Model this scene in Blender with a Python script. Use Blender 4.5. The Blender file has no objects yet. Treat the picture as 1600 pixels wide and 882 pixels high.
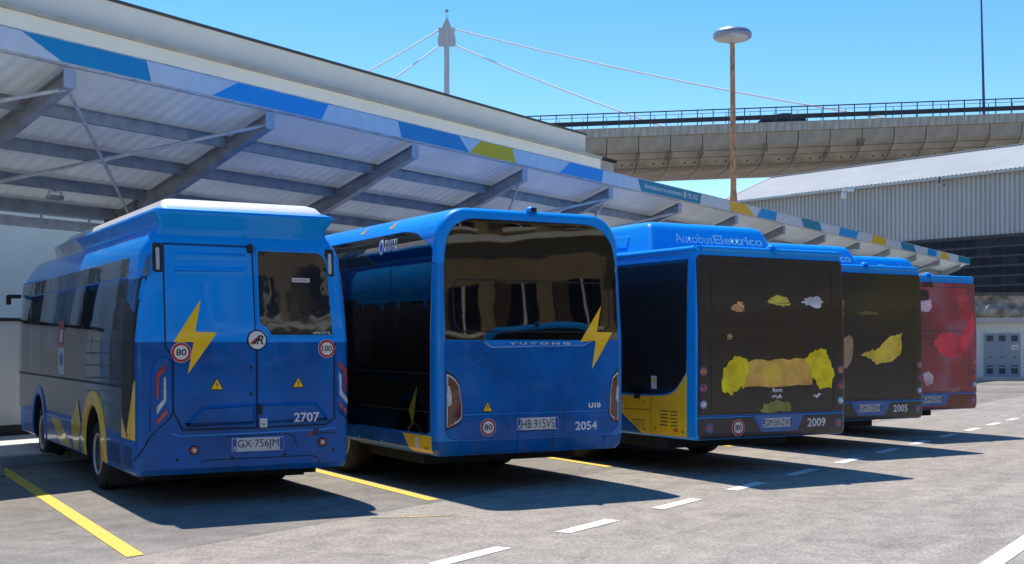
import bpy, bmesh, math, random
from mathutils import Vector, Matrix
random.seed(7)
sc = bpy.context.scene
C = sc.collection
rad = math.radians

# ------------------------------------------------------------------ camera
cam_d = bpy.data.cameras.new("camera"); cam = bpy.data.objects.new("camera", cam_d); C.objects.link(cam)
cam.location = (0, 0, 1.7); cam.rotation_euler = (rad(90), 0, 0)
cam_d.sensor_width = 36; cam_d.lens = 36*1950/1600; cam_d.shift_y = 94/1600
cam_d.clip_start = 0.1; cam_d.clip_end = 6000
sc.camera = cam
# ------------------------------------------------------------------ light
SUN = Vector((-0.208, 0.435, 1.0)).normalized()
sun_d = bpy.data.lights.new("sun", 'SUN'); sun_d.energy = 3.8; sun_d.angle = rad(0.53); sun_d.color = (1.0, 0.94, 0.85)
sun = bpy.data.objects.new("sun", sun_d); C.objects.link(sun)
sun.rotation_euler = SUN.to_track_quat('Z', 'Y').to_euler()
w = bpy.data.worlds.new("World"); sc.world = w; w.use_nodes = True
nt = w.node_tree; bg = nt.nodes['Background']
sky = nt.nodes.new('ShaderNodeTexSky'); sky.sky_type = 'NISHITA'; sky.sun_disc = False
sky.sun_elevation = math.asin(SUN.z); sky.sun_rotation = math.atan2(SUN.x, SUN.y)
sky.altitude = 0; sky.air_density = 1.0; sky.dust_density = 0.1; sky.ozone_density = 2.2
hs = nt.nodes.new('ShaderNodeHueSaturation'); hs.inputs['Saturation'].default_value = 1.38; hs.inputs['Value'].default_value = .82
nt.links.new(sky.outputs[0], hs.inputs['Color']); nt.links.new(hs.outputs[0], bg.inputs[0])
bg.inputs[1].default_value = 0.15
sc.view_settings.view_transform = 'Standard'; sc.view_settings.look = 'None'
sc.view_settings.exposure = 0.6; sc.view_settings.gamma = 1
sc.view_settings.use_curve_mapping = False
sc.cycles.max_bounces = 8; sc.cycles.transparent_max_bounces = 12

# ------------------------------------------------------------------ materials
MATS = {}
def _new(name):
    m = bpy.data.materials.new(name); m.use_nodes = True
    return m, m.node_tree, m.node_tree.nodes['Principled BSDF']
def noise_mix(nt, bs, col, var=.12, scale=3., detail=6, coord='Object', dirt=None, stretch=None, rvar=0):
    tc = nt.nodes.new('ShaderNodeTexCoord'); n = nt.nodes.new('ShaderNodeTexNoise')
    mp = nt.nodes.new('ShaderNodeMapping'); nt.links.new(tc.outputs[coord], mp.inputs[0])
    if stretch: mp.inputs['Scale'].default_value = stretch
    n.inputs['Scale'].default_value = scale; n.inputs['Detail'].default_value = detail
    nt.links.new(mp.outputs[0], n.inputs['Vector'])
    cr = nt.nodes.new('ShaderNodeValToRGB'); nt.links.new(n.outputs[0], cr.inputs[0])
    lo = [c*(1-var) for c in col]; hi = [min(1, c*(1+var)) for c in col]
    if dirt: lo = dirt
    cr.color_ramp.elements[0].position = .32; cr.color_ramp.elements[0].color = (*lo, 1)
    cr.color_ramp.elements[1].position = .68; cr.color_ramp.elements[1].color = (*hi, 1)
    nt.links.new(cr.outputs[0], bs.inputs['Base Color'])
    return n, cr, mp
def add_bump(nt, bs, scale, strength, dist=.01, detail=3, stretch=None, normal_in='Normal', coord='Object'):
    tc = nt.nodes.new('ShaderNodeTexCoord'); n = nt.nodes.new('ShaderNodeTexNoise')
    mp = nt.nodes.new('ShaderNodeMapping'); nt.links.new(tc.outputs[coord], mp.inputs[0])
    if stretch: mp.inputs['Scale'].default_value = stretch
    n.inputs['Scale'].default_value = scale; n.inputs['Detail'].default_value = detail
    nt.links.new(mp.outputs[0], n.inputs['Vector'])
    b = nt.nodes.new('ShaderNodeBump'); b.inputs['Strength'].default_value = strength; b.inputs['Distance'].default_value = dist
    nt.links.new(n.outputs[0], b.inputs['Height']); nt.links.new(b.outputs[0], bs.inputs[normal_in])
    return b
def mat(name, col, rough=.5, metal=0., var=.08, scale=3., coat=0., spec=.5, bump=None, dirt=None, stretch=None, ior=None, detail=5):
    if name in MATS: return MATS[name]
    m, nt, bs = _new(name)
    bs.inputs['Roughness'].default_value = rough; bs.inputs['Metallic'].default_value = metal
    bs.inputs['Coat Weight'].default_value = coat; bs.inputs['Coat Roughness'].default_value = .03
    bs.inputs['Specular IOR Level'].default_value = spec
    if ior: bs.inputs['IOR'].default_value = ior
    noise_mix(nt, bs, col, var, scale, dirt=dirt, stretch=stretch, detail=detail)
    if bump:
        b = add_bump(nt, bs, bump[0], bump[1], bump[2] if len(bump) > 2 else .01)
        if coat: nt.links.new(b.outputs[0], bs.inputs['Coat Normal'])
    MATS[name] = m; return m
def thin_glass(name, tint, ior=1.55, wob=.35, gcol=(1,1,1)):
    if name in MATS: return MATS[name]
    m, nt, bs = _new(name); nt.nodes.remove(bs)
    out = nt.nodes['Material Output']
    tr = nt.nodes.new('ShaderNodeBsdfTransparent'); tr.inputs[0].default_value = (*tint, 1)
    gl = nt.nodes.new('ShaderNodeBsdfGlossy'); gl.inputs['Roughness'].default_value = .015; gl.inputs[0].default_value = (*gcol, 1)
    fr = nt.nodes.new('ShaderNodeFresnel'); fr.inputs[0].default_value = ior
    mx = nt.nodes.new('ShaderNodeMixShader')
    nt.links.new(fr.outputs[0], mx.inputs[0]); nt.links.new(tr.outputs[0], mx.inputs[1]); nt.links.new(gl.outputs[0], mx.inputs[2])
    nt.links.new(mx.outputs[0], out.inputs[0])
    b = add_bump(nt, gl, 1.6, wob, .02, detail=1)
    nt.links.new(b.outputs[0], fr.inputs['Normal'])
    MATS[name] = m; return m

BLUE = (0.001, 0.30, 0.88); DBLUE = (0.0, 0.128, 0.46)
M = {}
M['blue'] = mat('blue_bus_paint', BLUE, .38, coat=.42, spec=.12, var=.05, scale=1.5, bump=(1.1, .12, .03))
M['dblue'] = mat('dark_blue_bus_paint', DBLUE, .38, coat=.28, spec=.10, var=.10, scale=1.5, bump=(1.1, .15, .03), dirt=(0.002, 0.075, .29))
M['mblue'] = mat('mid_blue_bus_paint', (.0, .21, .64), .38, coat=.42, spec=.12, var=.06, scale=1.5, bump=(1.1, .12, .03))
M['sblue'] = mat('skirt_blue_paint', (0.0, .13, .44), .3, coat=.4, var=.06, bump=(2, .15, .02))  # even blue for skirts, front arch flare, lamp rings and recesses
M['white'] = mat('white_roof_paint', (.78, .77, .74), .4, coat=.3, var=.04)
M['silver'] = mat('silver_grey_paint', (.42, .46, .50), .3, coat=.7, var=.05, bump=(1.5, .1, .02))
M['yellow'] = mat('yellow_livery_film', (.95, .57, .0), .35, coat=.5, var=.05)
M['yside'] = mat('yellow_side_paint', (.90, .53, .0), .35, coat=.5, var=.12, scale=2)
M['black'] = mat('black_plastic', (.012, .012, .013), .5)
M['gap'] = mat('panel_gap_shadow', (.002, .006, .016), .7)
M['rubber'] = mat('tyre_rubber', (.016, .016, .017), .85, var=.3, scale=20, bump=(60, .3, .004))
M['rim'] = mat('steel_wheel_rim', (.55, .54, .53), .45, metal=.1, var=.15, scale=8, dirt=(.33, .31, .29))
M['under'] = mat('underbody', (.012, .012, .013), .9, var=.4)
M['blackout'] = mat('blackout_glass_border', (.045, .05, .056), .4)
M['inter'] = mat('bus_interior_trim', (.30, .31, .33), .7, var=.2)
M['seat'] = mat('blue_grey_seat_fabric', (.05, .07, .12), .8, var=.2, scale=12)
M['pole'] = mat('yellow_grab_rail', (.6, .45, .04), .4)
M['glass1'] = thin_glass('tinted_bus_glass', (.42, .46, .46), 1.75, .08)
M['glass2'] = thin_glass('dark_privacy_glass', (.08, .09, .105), 1.9, .2, (1, .97, .9))
M['glassk'] = mat('black_gloss_glass', (.014, .017, .021), .03, spec=.6, ior=1.7, bump=(1.4, .25, .015))
M['glassgrey'] = mat('painted_grey_reflection_panel', (.085, .092, .10), .03, ior=1.9, bump=(1.6, .3, .015))  # grey base colour stands in for pale reflections on the side panels
M['wrap'] = None
M['plate'] = mat('number_plate_white', (.62, .63, .65), .35, var=.05)
M['plateblue'] = mat('number_plate_blue', (.01, .06, .42), .35)
M['ink'] = mat('black_ink', (.01, .01, .012), .5)
M['signwhite'] = mat('sign_white', (.72, .71, .70), .4, var=.04)
M['signred'] = mat('sign_red', (.42, .025, .025), .35)
M['numwhite'] = mat('white_lettering', (.72, .74, .78), .4, var=.04)
M['ltext'] = mat('light_blue_lettering', (.38, .78, 1.0), .4)
M['amber'] = mat('amber_lens', (.62, .15, .03), .15, coat=1)
M['redlens'] = mat('red_lens', (.40, .014, .012), .12, coat=1)
M['whitelens'] = mat('clear_lens', (.50, .52, .54), .15, coat=1, var=.2, scale=25)
M['smoke'] = mat('smoked_lamp_lens', (.13, .03, .022), .05, coat=.6, var=.35, scale=9, dirt=(.06, .03, .025))
M['chrome'] = mat('pale_blue_trim', (.25, .45, .80), .15, metal=.6)
M['grille'] = mat('dark_louvre', (.02, .022, .025), .5)

def grime(m, dust=(.17, .15, .12), amt=.28, z0=.30, z1=1.25, rlo=.30, rhi=.50):
    """road dust thrown up on the lower bodywork, streaky, plus uneven gloss"""
    nt = m.node_tree; bs = nt.nodes['Principled BSDF']; N = nt.nodes.new; L = nt.links.new
    src = bs.inputs['Base Color'].links[0].from_socket
    tc = N('ShaderNodeTexCoord'); sp = N('ShaderNodeSeparateXYZ'); L(tc.outputs['Object'], sp.inputs[0])
    r = N('ShaderNodeMapRange'); r.inputs[1].default_value = z1; r.inputs[2].default_value = z0; L(sp.outputs[2], r.inputs[0])
    n = N('ShaderNodeTexNoise'); n.inputs['Scale'].default_value = 5; n.inputs['Detail'].default_value = 8
    mp = N('ShaderNodeMapping'); mp.inputs['Scale'].default_value = (1.6, 1.6, .6); L(tc.outputs['Object'], mp.inputs[0]); L(mp.outputs[0], n.inputs['Vector'])
    nr = N('ShaderNodeMapRange'); nr.inputs[1].default_value = .38; nr.inputs[2].default_value = .72; L(n.outputs[0], nr.inputs[0])
    m1 = N('ShaderNodeMath'); m1.operation = 'MULTIPLY'; L(r.outputs[0], m1.inputs[0]); L(nr.outputs[0], m1.inputs[1])
    m2 = N('ShaderNodeMath'); m2.operation = 'MULTIPLY'; m2.inputs[1].default_value = amt; L(m1.outputs[0], m2.inputs[0])
    mx = N('ShaderNodeMix'); mx.data_type = 'RGBA'; L(m2.outputs[0], mx.inputs[0]); L(src, mx.inputs[6]); mx.inputs[7].default_value = (*dust, 1)
    L(mx.outputs[2], bs.inputs['Base Color'])
    rr = N('ShaderNodeMapRange'); rr.inputs[3].default_value = rlo; rr.inputs[4].default_value = rhi; L(n.outputs[0], rr.inputs[0]); L(rr.outputs[0], bs.inputs['Roughness'])
for k in ('blue', 'mblue', 'dblue', 'yside', 'sblue'): grime(M[k])
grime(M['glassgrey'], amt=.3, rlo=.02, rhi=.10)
# dark advertising wraps: flat print with soft coloured areas
def wrap(name, c0, c1, c2, sc_=0.9, seed=0.):
    if name in MATS: return MATS[name]
    m, nt, bs = _new(name)
    tc = nt.nodes.new('ShaderNodeTexCoord'); mp = nt.nodes.new('ShaderNodeMapping'); mp.inputs['Location'].default_value = (seed, seed*.7, seed*1.3)
    nt.links.new(tc.outputs['Object'], mp.inputs[0])
    n = nt.nodes.new('ShaderNodeTexNoise'); n.inputs['Scale'].default_value = sc_; n.inputs['Detail'].default_value = 2.5
    nt.links.new(mp.outputs[0], n.inputs['Vector'])
    cr = nt.nodes.new('ShaderNodeValToRGB'); e = cr.color_ramp.elements
    e[0].position = .34; e[0].color = (*c0, 1); e[1].position = .66; e[1].color = (*c2, 1)
    x = e.new(.5); x.color = (*c1, 1)
    nt.links.new(n.outputs[0], cr.inputs[0]); nt.links.new(cr.outputs[0], bs.inputs['Base Color'])
    bs.inputs['Roughness'].default_value = .3; bs.inputs['Coat Weight'].default_value = .3; bs.inputs['Coat Roughness'].default_value = .08
    MATS[name] = m; return m

def asphalt(name, base, dark, light, grain=90, cracks=True, bumps=.5):
    m, nt, bs = _new(name); N = nt.nodes.new; L = nt.links.new
    tc = N('ShaderNodeTexCoord')
    def noise(s, d, stretch=None):
        n = N('ShaderNodeTexNoise'); n.inputs['Scale'].default_value = s; n.inputs['Detail'].default_value = d
        if stretch:
            mp = N('ShaderNodeMapping'); mp.inputs['Scale'].default_value = stretch; L(tc.outputs['Object'], mp.inputs[0]); L(mp.outputs[0], n.inputs['Vector'])
        else: L(tc.outputs['Object'], n.inputs['Vector'])
        return n
    big = noise(.35, 5, (1, .45, 1)); mid = noise(3.2, 8); fine = noise(grain, 3); agg = N('ShaderNodeTexVoronoi'); agg.inputs['Scale'].default_value = grain*.55
    L(tc.outputs['Object'], agg.inputs['Vector'])
    cr = N('ShaderNodeValToRGB'); cr.color_ramp.elements[0].position = .35; cr.color_ramp.elements[1].position = .65
    cr.color_ramp.elements[0].color = (*dark, 1); cr.color_ramp.elements[1].color = (*light, 1)
    L(big.outputs[0], cr.inputs[0])
    def mult(a, b_sock, lo, hi, p0=.3, p1=.7):
        r = N('ShaderNodeMapRange'); r.inputs[1].default_value = p0; r.inputs[2].default_value = p1; r.inputs[3].default_value = lo; r.inputs[4].default_value = hi
        L(b_sock, r.inputs[0]); mx = N('ShaderNodeMix'); mx.data_type = 'RGBA'; mx.blend_type = 'MULTIPLY'; mx.inputs[0].default_value = 1
        L(a, mx.inputs[6]); L(r.outputs[0], mx.inputs[7]); return mx.outputs[2]
    c = mult(cr.outputs[0], mid.outputs[0], .82, 1.16)
    c = mult(c, fine.outputs[0], .72, 1.28)
    c = mult(c, agg.outputs[0], 1.22, .84, .0, .8)
    if cracks:
        v = N('ShaderNodeTexVoronoi'); v.feature = 'DISTANCE_TO_EDGE'; v.inputs['Scale'].default_value = .42
        wn = noise(1.5, 4); mxv = N('ShaderNodeMix'); mxv.data_type = 'VECTOR'; mxv.inputs[0].default_value = .25
        L(tc.outputs['Object'], mxv.inputs[4]); L(wn.outputs[1], mxv.inputs[5]); L(mxv.outputs[1], v.inputs['Vector'])
        c = mult(c, v.outputs[0], .86, 1.0, .0, .010)
    st = noise(.9, 3); c = mult(c, st.outputs[0], .82, 1.0, .26, .40)
    tk = noise(2.2, 4, (.12, 1.6, 1)); c = mult(c, tk.outputs[0], .91, 1.04, .3, .6)
    L(c, bs.inputs['Base Color']); bs.inputs['Roughness'].default_value = .88; bs.inputs['Specular IOR Level'].default_value = .3
    b = N('ShaderNodeBump'); b.inputs['Strength'].default_value = bumps; b.inputs['Distance'].default_value = .006
    L(agg.outputs[0], b.inputs['Height']); L(b.outputs[0], bs.inputs['Normal'])
    return m
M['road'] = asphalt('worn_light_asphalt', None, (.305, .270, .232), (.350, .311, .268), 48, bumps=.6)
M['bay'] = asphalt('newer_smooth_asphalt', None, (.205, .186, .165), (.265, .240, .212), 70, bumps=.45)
def paintmark(name, col, under, wear):
    m, nt, bs = _new(name); N = nt.nodes.new; L = nt.links.new
    tc = N('ShaderNodeTexCoord'); n = N('ShaderNodeTexNoise'); n.inputs['Scale'].default_value = 22; n.inputs['Detail'].default_value = 7; L(tc.outputs['Object'], n.inputs['Vector'])
    n2 = N('ShaderNodeTexNoise'); n2.inputs['Scale'].default_value = 2.5; n2.inputs['Detail'].default_value = 4; L(tc.outputs['Object'], n2.inputs['Vector'])
    ad = N('ShaderNodeMath'); ad.operation = 'ADD'; L(n.outputs[0], ad.inputs[0]); L(n2.outputs[0], ad.inputs[1])
    cr = N('ShaderNodeValToRGB'); cr.color_ramp.elements[0].position = wear; cr.color_ramp.elements[0].color = (*under, 1)
    cr.color_ramp.elements[1].position = wear+.12; cr.color_ramp.elements[1].color = (*col, 1)
    hl = N('ShaderNodeMath'); hl.operation = 'MULTIPLY'; hl.inputs[1].default_value = .5; L(ad.outputs[0], hl.inputs[0])
    L(hl.outputs[0], cr.inputs[0]); L(cr.outputs[0], bs.inputs['Base Color']); bs.inputs['Roughness'].default_value = .75
    add_bump(nt, bs, 60, .4, .004)
    return m
M['mwhite'] = paintmark('white_road_paint', (.74, .73, .70), (.34, .33, .30), .30)
M['myellow'] = paintmark('yellow_road_paint', (.74, .52, .07), (.40, .30, .10), .30)
M['mworn'] = paintmark('worn_yellow_road_paint', (.55, .40, .16), (.27, .24, .19), .47)
M['kerb'] = mat('kerb_stone', (.40, .39, .37), .85, var=.15, scale=4, bump=(30, .4, .004))
M['pave'] = mat('pale_pavement', (.62, .60, .56), .85, var=.08, scale=2, bump=(25, .3, .004))
M['plaster'] = mat('cream_plaster', (.86, .80, .68), .85, var=.035, scale=.7, bump=(40, .1, .003))
M['plasterw'] = mat('white_plaster', (.70, .70, .68), .85, var=.03, scale=.7, bump=(40, .1, .003))
M['coping'] = mat('dark_metal_coping', (.09, .07, .06), .5, metal=.3)
M['gutterg'] = mat('grey_brown_flashing', (.42, .385, .34), .6, var=.12, scale=2)
M['galv'] = mat('galvanised_steel', (.55, .58, .60), .42, metal=.3, var=.22, scale=5, bump=(20, .1, .003))
M['beam'] = mat('dull_grey_beam_steel', (.33, .34, .36), .45, metal=.15, var=.2, scale=4)
M['purlin'] = mat('dark_galvanised_purlin', (.33, .37, .40), .4, metal=.1, var=.2, scale=4)
M['beamend'] = mat('pale_beam_end_plate', (.42, .48, .58), .45, metal=.2, var=.1)
M['sheet'] = mat('metal_roof_sheet', (.84, .86, .86), .40, metal=.05, var=.07, scale=1.3, bump=(3, .25, .02))
def sheet_mat():
    m, nt, bs = _new('translucent_roof_sheet'); bs.inputs['Roughness'].default_value = .4
    noise_mix(nt, bs, (.60, .66, .68), .10, 1.3)
    tr = nt.nodes.new('ShaderNodeBsdfTranslucent'); tr.inputs[0].default_value = (.80, .82, .80, 1)
    tc = nt.nodes.new('ShaderNodeTexCoord'); n = nt.nodes.new('ShaderNodeTexNoise'); n.inputs['Scale'].default_value = .7; n.inputs['Detail'].default_value = 3
    nt.links.new(tc.outputs['Object'], n.inputs['Vector'])
    r = nt.nodes.new('ShaderNodeMapRange'); r.inputs[1].default_value = .3; r.inputs[2].default_value = .7; r.inputs[3].default_value = .03; r.inputs[4].default_value = .055
    nt.links.new(n.outputs[0], r.inputs[0])
    mx = nt.nodes.new('ShaderNodeMixShader'); nt.links.new(r.outputs[0], mx.inputs[0])
    nt.links.new(bs.outputs[0], mx.inputs[1]); nt.links.new(tr.outputs[0], mx.inputs[2]); nt.links.new(mx.outputs[0], nt.nodes['Material Output'].inputs[0])
    return m
M['sheet'] = sheet_mat()
M['fascia'] = mat('silver_fascia_panel', (.72, .76, .80), .35, metal=.0, var=.05)
M['fblue'] = mat('fascia_blue', (.0, .30, .58), .4, var=.04)
M['fbright'] = mat('fascia_bright_blue', (.0, .35, .80), .4, var=.04)
M['fteal'] = mat('fascia_teal', (.004, .26, .40), .4, var=.06)
M['fyellow'] = mat('fascia_yellow', (.95, .56, .0), .4, var=.05)
M['concrete'] = mat('aged_concrete', (.345, .30, .25), .9, var=.2, scale=.5, bump=(8, .3, .02), dirt=(.24, .205, .17), detail=9)
M['concrete2'] = mat('parapet_concrete', (.42, .385, .335), .9, var=.2, scale=1.2, stretch=(2.5, 1, .35), dirt=(.27, .24, .205), detail=9)
M['cjoint'] = mat('dark_stained_joint', (.10, .085, .075), .9, var=.4, scale=2)
M['rail'] = mat('dark_blue_grey_railing', (.045, .06, .10), .5, metal=.2)
M['grail'] = mat('dark_guard_rail', (.035, .035, .045), .6)
M['car'] = mat('dark_car_paint', (.02, .02, .03), .3, coat=1)
M['pylon'] = mat('white_pylon_paint', (.46, .47, .49), .6, var=.06, scale=.3)
M['cable'] = mat('pale_stay_cable', (.74, .78, .84), .7)
M['rust'] = mat('rusty_painted_steel', (.50, .25, .11), .75, var=.3, scale=3, stretch=(6, 6, 1), dirt=(.20, .11, .07), detail=8)
M['lamp'] = mat('grey_lamp_casing', (.28, .30, .35), .4, metal=.5, var=.1)
M['lampu'] = mat('lamp_lower_dish', (.34, .34, .34), .4)
M['lpole'] = mat('blue_grey_pole', (.05, .075, .14), .5)
M['wroof'] = mat('white_metal_roofing', (.50, .50, .49), .5, metal=.1, var=.06, scale=.4)
M['wwall'] = mat('grey_corrugated_cladding', (.42, .425, .42), .5, metal=.05, var=.07, scale=.6, stretch=(1, 1, .3))
M['wglass'] = mat('dark_factory_glass', (.016, .018, .026), .5, spec=.15, var=.5, scale=1.2)
M['wmull'] = mat('grey_glazing_bar', (.05, .052, .065), .6)
M['rock'] = mat('weathered_stone', (.36, .33, .28), .95, var=.4, scale=2.2, dirt=(.16, .145, .125), bump=(6, 1., .06), detail=10)
M['kiosk'] = mat('offwhite_render', (.74, .75, .72), .85, var=.05)
M['door'] = mat('grey_metal_door', (.30, .36, .42), .5, var=.06)
M['vent'] = mat('dark_vent', (.06, .075, .09), .6)
M['stickerb'] = mat('blue_sticker', (.03, .22, .6), .5)
M['cabinet'] = mat('light_grey_cabinet', (.74, .74, .73), .55, var=.04)
M['dark'] = mat('dark_grey_metal', (.035, .036, .04), .5)
M['tan'] = mat('tan_facade', (.33, .24, .13), .85, var=.15, scale=.3)
M['wire'] = mat('white_wire_mesh', (.72, .72, .72), .5)

# ------------------------------------------------------------------ object helpers
def link(name, me, parent=None, loc=None, rot=None):
    o = bpy.data.objects.new(name, me); C.objects.link(o)
    if parent is not None: o.parent = parent
    if loc is not None: o.location = loc
    if rot is not None: o.rotation_euler = rot
    return o
def finish(bm, mats, smooth=None):
    me = bpy.data.meshes.new('mesh')
    if smooth is not None:
        bm.normal_update()
        for f in bm.faces: f.smooth = True
        for e in bm.edges:
            if len(e.link_faces) == 2:
                if e.calc_face_angle(0) > rad(smooth): e.smooth = False
            else: e.smooth = False
    bm.to_mesh(me); bm.free()
    for m in (mats if isinstance(mats, (list, tuple)) else [mats]): me.materials.append(m)
    return me
def obj(name, bm, mats, parent=None, loc=None, rot=None, smooth=None):
    return link(name, finish(bm, mats, smooth), parent, loc, rot)
def thing(name, label, cat, loc=(0, 0, 0), rz=0., group=None):
    o = bpy.data.objects.new(name, None); C.objects.link(o); o.empty_display_size = .3
    o.location = loc; o.rotation_euler = (0, 0, rz); o['label'] = label; o['category'] = cat
    if group: o['group'] = group
    return o
def tag(o, label, cat, group=None):
    o['label'] = label; o['category'] = cat
    if group: o['group'] = group
    return o
def struct(o): o['kind'] = 'structure'; return o
def stuff(o): o['kind'] = 'stuff'; return o
def box(bm, x0, x1, y0, y1, z0, z1, mi=0, mtx=None):
    vs = [bm.verts.new((x, y, z)) for x in (x0, x1) for y in (y0, y1) for z in (z0, z1)]
    if mtx: 
        for v in vs: v.co = mtx @ v.co
    q = [(0, 1, 3, 2), (4, 6, 7, 5), (0, 4, 5, 1), (2, 3, 7, 6), (0, 2, 6, 4), (1, 5, 7, 3)]
    fs = []
    for a in q:
        f = bm.faces.new([vs[i] for i in a]); f.material_index = mi; fs.append(f)
    return vs, fs
def bbox(x0, x1, y0, y1, z0, z1, bev=.01):
    bm = bmesh.new(); box(bm, x0, x1, y0, y1, z0, z1)
    bmesh.ops.recalc_face_normals(bm, faces=bm.faces)
    if bev: bmesh.ops.bevel(bm, geom=list(bm.edges), offset=bev, segments=2, affect='EDGES', profile=.7)
    return bm
def bar(bm, a, b, w, h=None, up=Vector((0, 0, 1)), mi=0):
    a = Vector(a); b = Vector(b); h = h or w; d = (b-a).normalized()
    s = d.cross(up); s = s.normalized() if s.length > 1e-5 else Vector((1, 0, 0)); u = s.cross(d).normalized()
    vs = [bm.verts.new(p+s*sx*w/2+u*sz*h/2) for p in (a, b) for sx, sz in ((-1, -1), (1, -1), (1, 1), (-1, 1))]
    for q in ((0, 1, 2, 3), (7, 6, 5, 4), (0, 4, 5, 1), (1, 5, 6, 2), (2, 6, 7, 3), (3, 7, 4, 0)):
        f = bm.faces.new([vs[i] for i in q]); f.material_index = mi
def tube(bm, a, b, r0, r1=None, n=10, cap=True):
    a = Vector(a); b = Vector(b); r1 = r0 if r1 is None else r1; d = (b-a).normalized()
    s = d.orthogonal().normalized(); u = d.cross(s)
    A = [bm.verts.new(a+(s*math.cos(t)+u*math.sin(t))*r0) for t in [2*math.pi*i/n for i in range(n)]]
    B = [bm.verts.new(b+(s*math.cos(t)+u*math.sin(t))*r1) for t in [2*math.pi*i/n for i in range(n)]]
    for i in range(n): bm.faces.new((A[i], A[(i+1) % n], B[(i+1) % n], B[i]))
    if cap: bm.faces.new(A[::-1]); bm.faces.new(B)
def lathe(bm, prof, axis='z', n=32, c=(0, 0, 0)):
    rings = []
    for r, h in prof:
        ring = []
        for i in range(n):
            t = 2*math.pi*i/n; x, y = r*math.cos(t), r*math.sin(t)
            p = (x, y, h) if axis == 'z' else ((h, x, y) if axis == 'x' else (x, h, y))
            ring.append(bm.verts.new(Vector(p)+Vector(c)))
        rings.append(ring)
    for a, b in zip(rings, rings[1:]):
        for i in range(n): bm.faces.new((a[i], a[(i+1) % n], b[(i+1) % n], b[i]))
    if prof[0][0] > 1e-4: bm.faces.new(rings[0][::-1])
    if prof[-1][0] > 1e-4: bm.faces.new(rings[-1])
    bmesh.ops.recalc_face_normals(bm, faces=bm.faces)
def boolean(o, cutter_bm, cmat, op='DIFFERENCE'):
    bmesh.ops.recalc_face_normals(cutter_bm, faces=cutter_bm.faces)
    co = obj('cutter', cutter_bm, cmat, o.parent)
    md = o.modifiers.new('b', 'BOOLEAN'); md.operation = op; md.solver = 'EXACT'; md.object = co; md.material_mode = 'TRANSFER'
    bpy.context.view_layer.update()
    dg = bpy.context.evaluated_depsgraph_get()
    me = bpy.data.meshes.new_from_object(o.evaluated_get(dg))
    o.modifiers.clear(); o.data = me
    m = co.data; bpy.data.objects.remove(co); bpy.data.meshes.remove(m)

def lin(tab, z):
    if z <= tab[0][0]: return tab[0][1]
    for (a, b), (c, d) in zip(tab, tab[1:]):
        if z <= c: return b+(d-b)*(z-a)/(c-a)
    return tab[-1][1]

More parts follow.
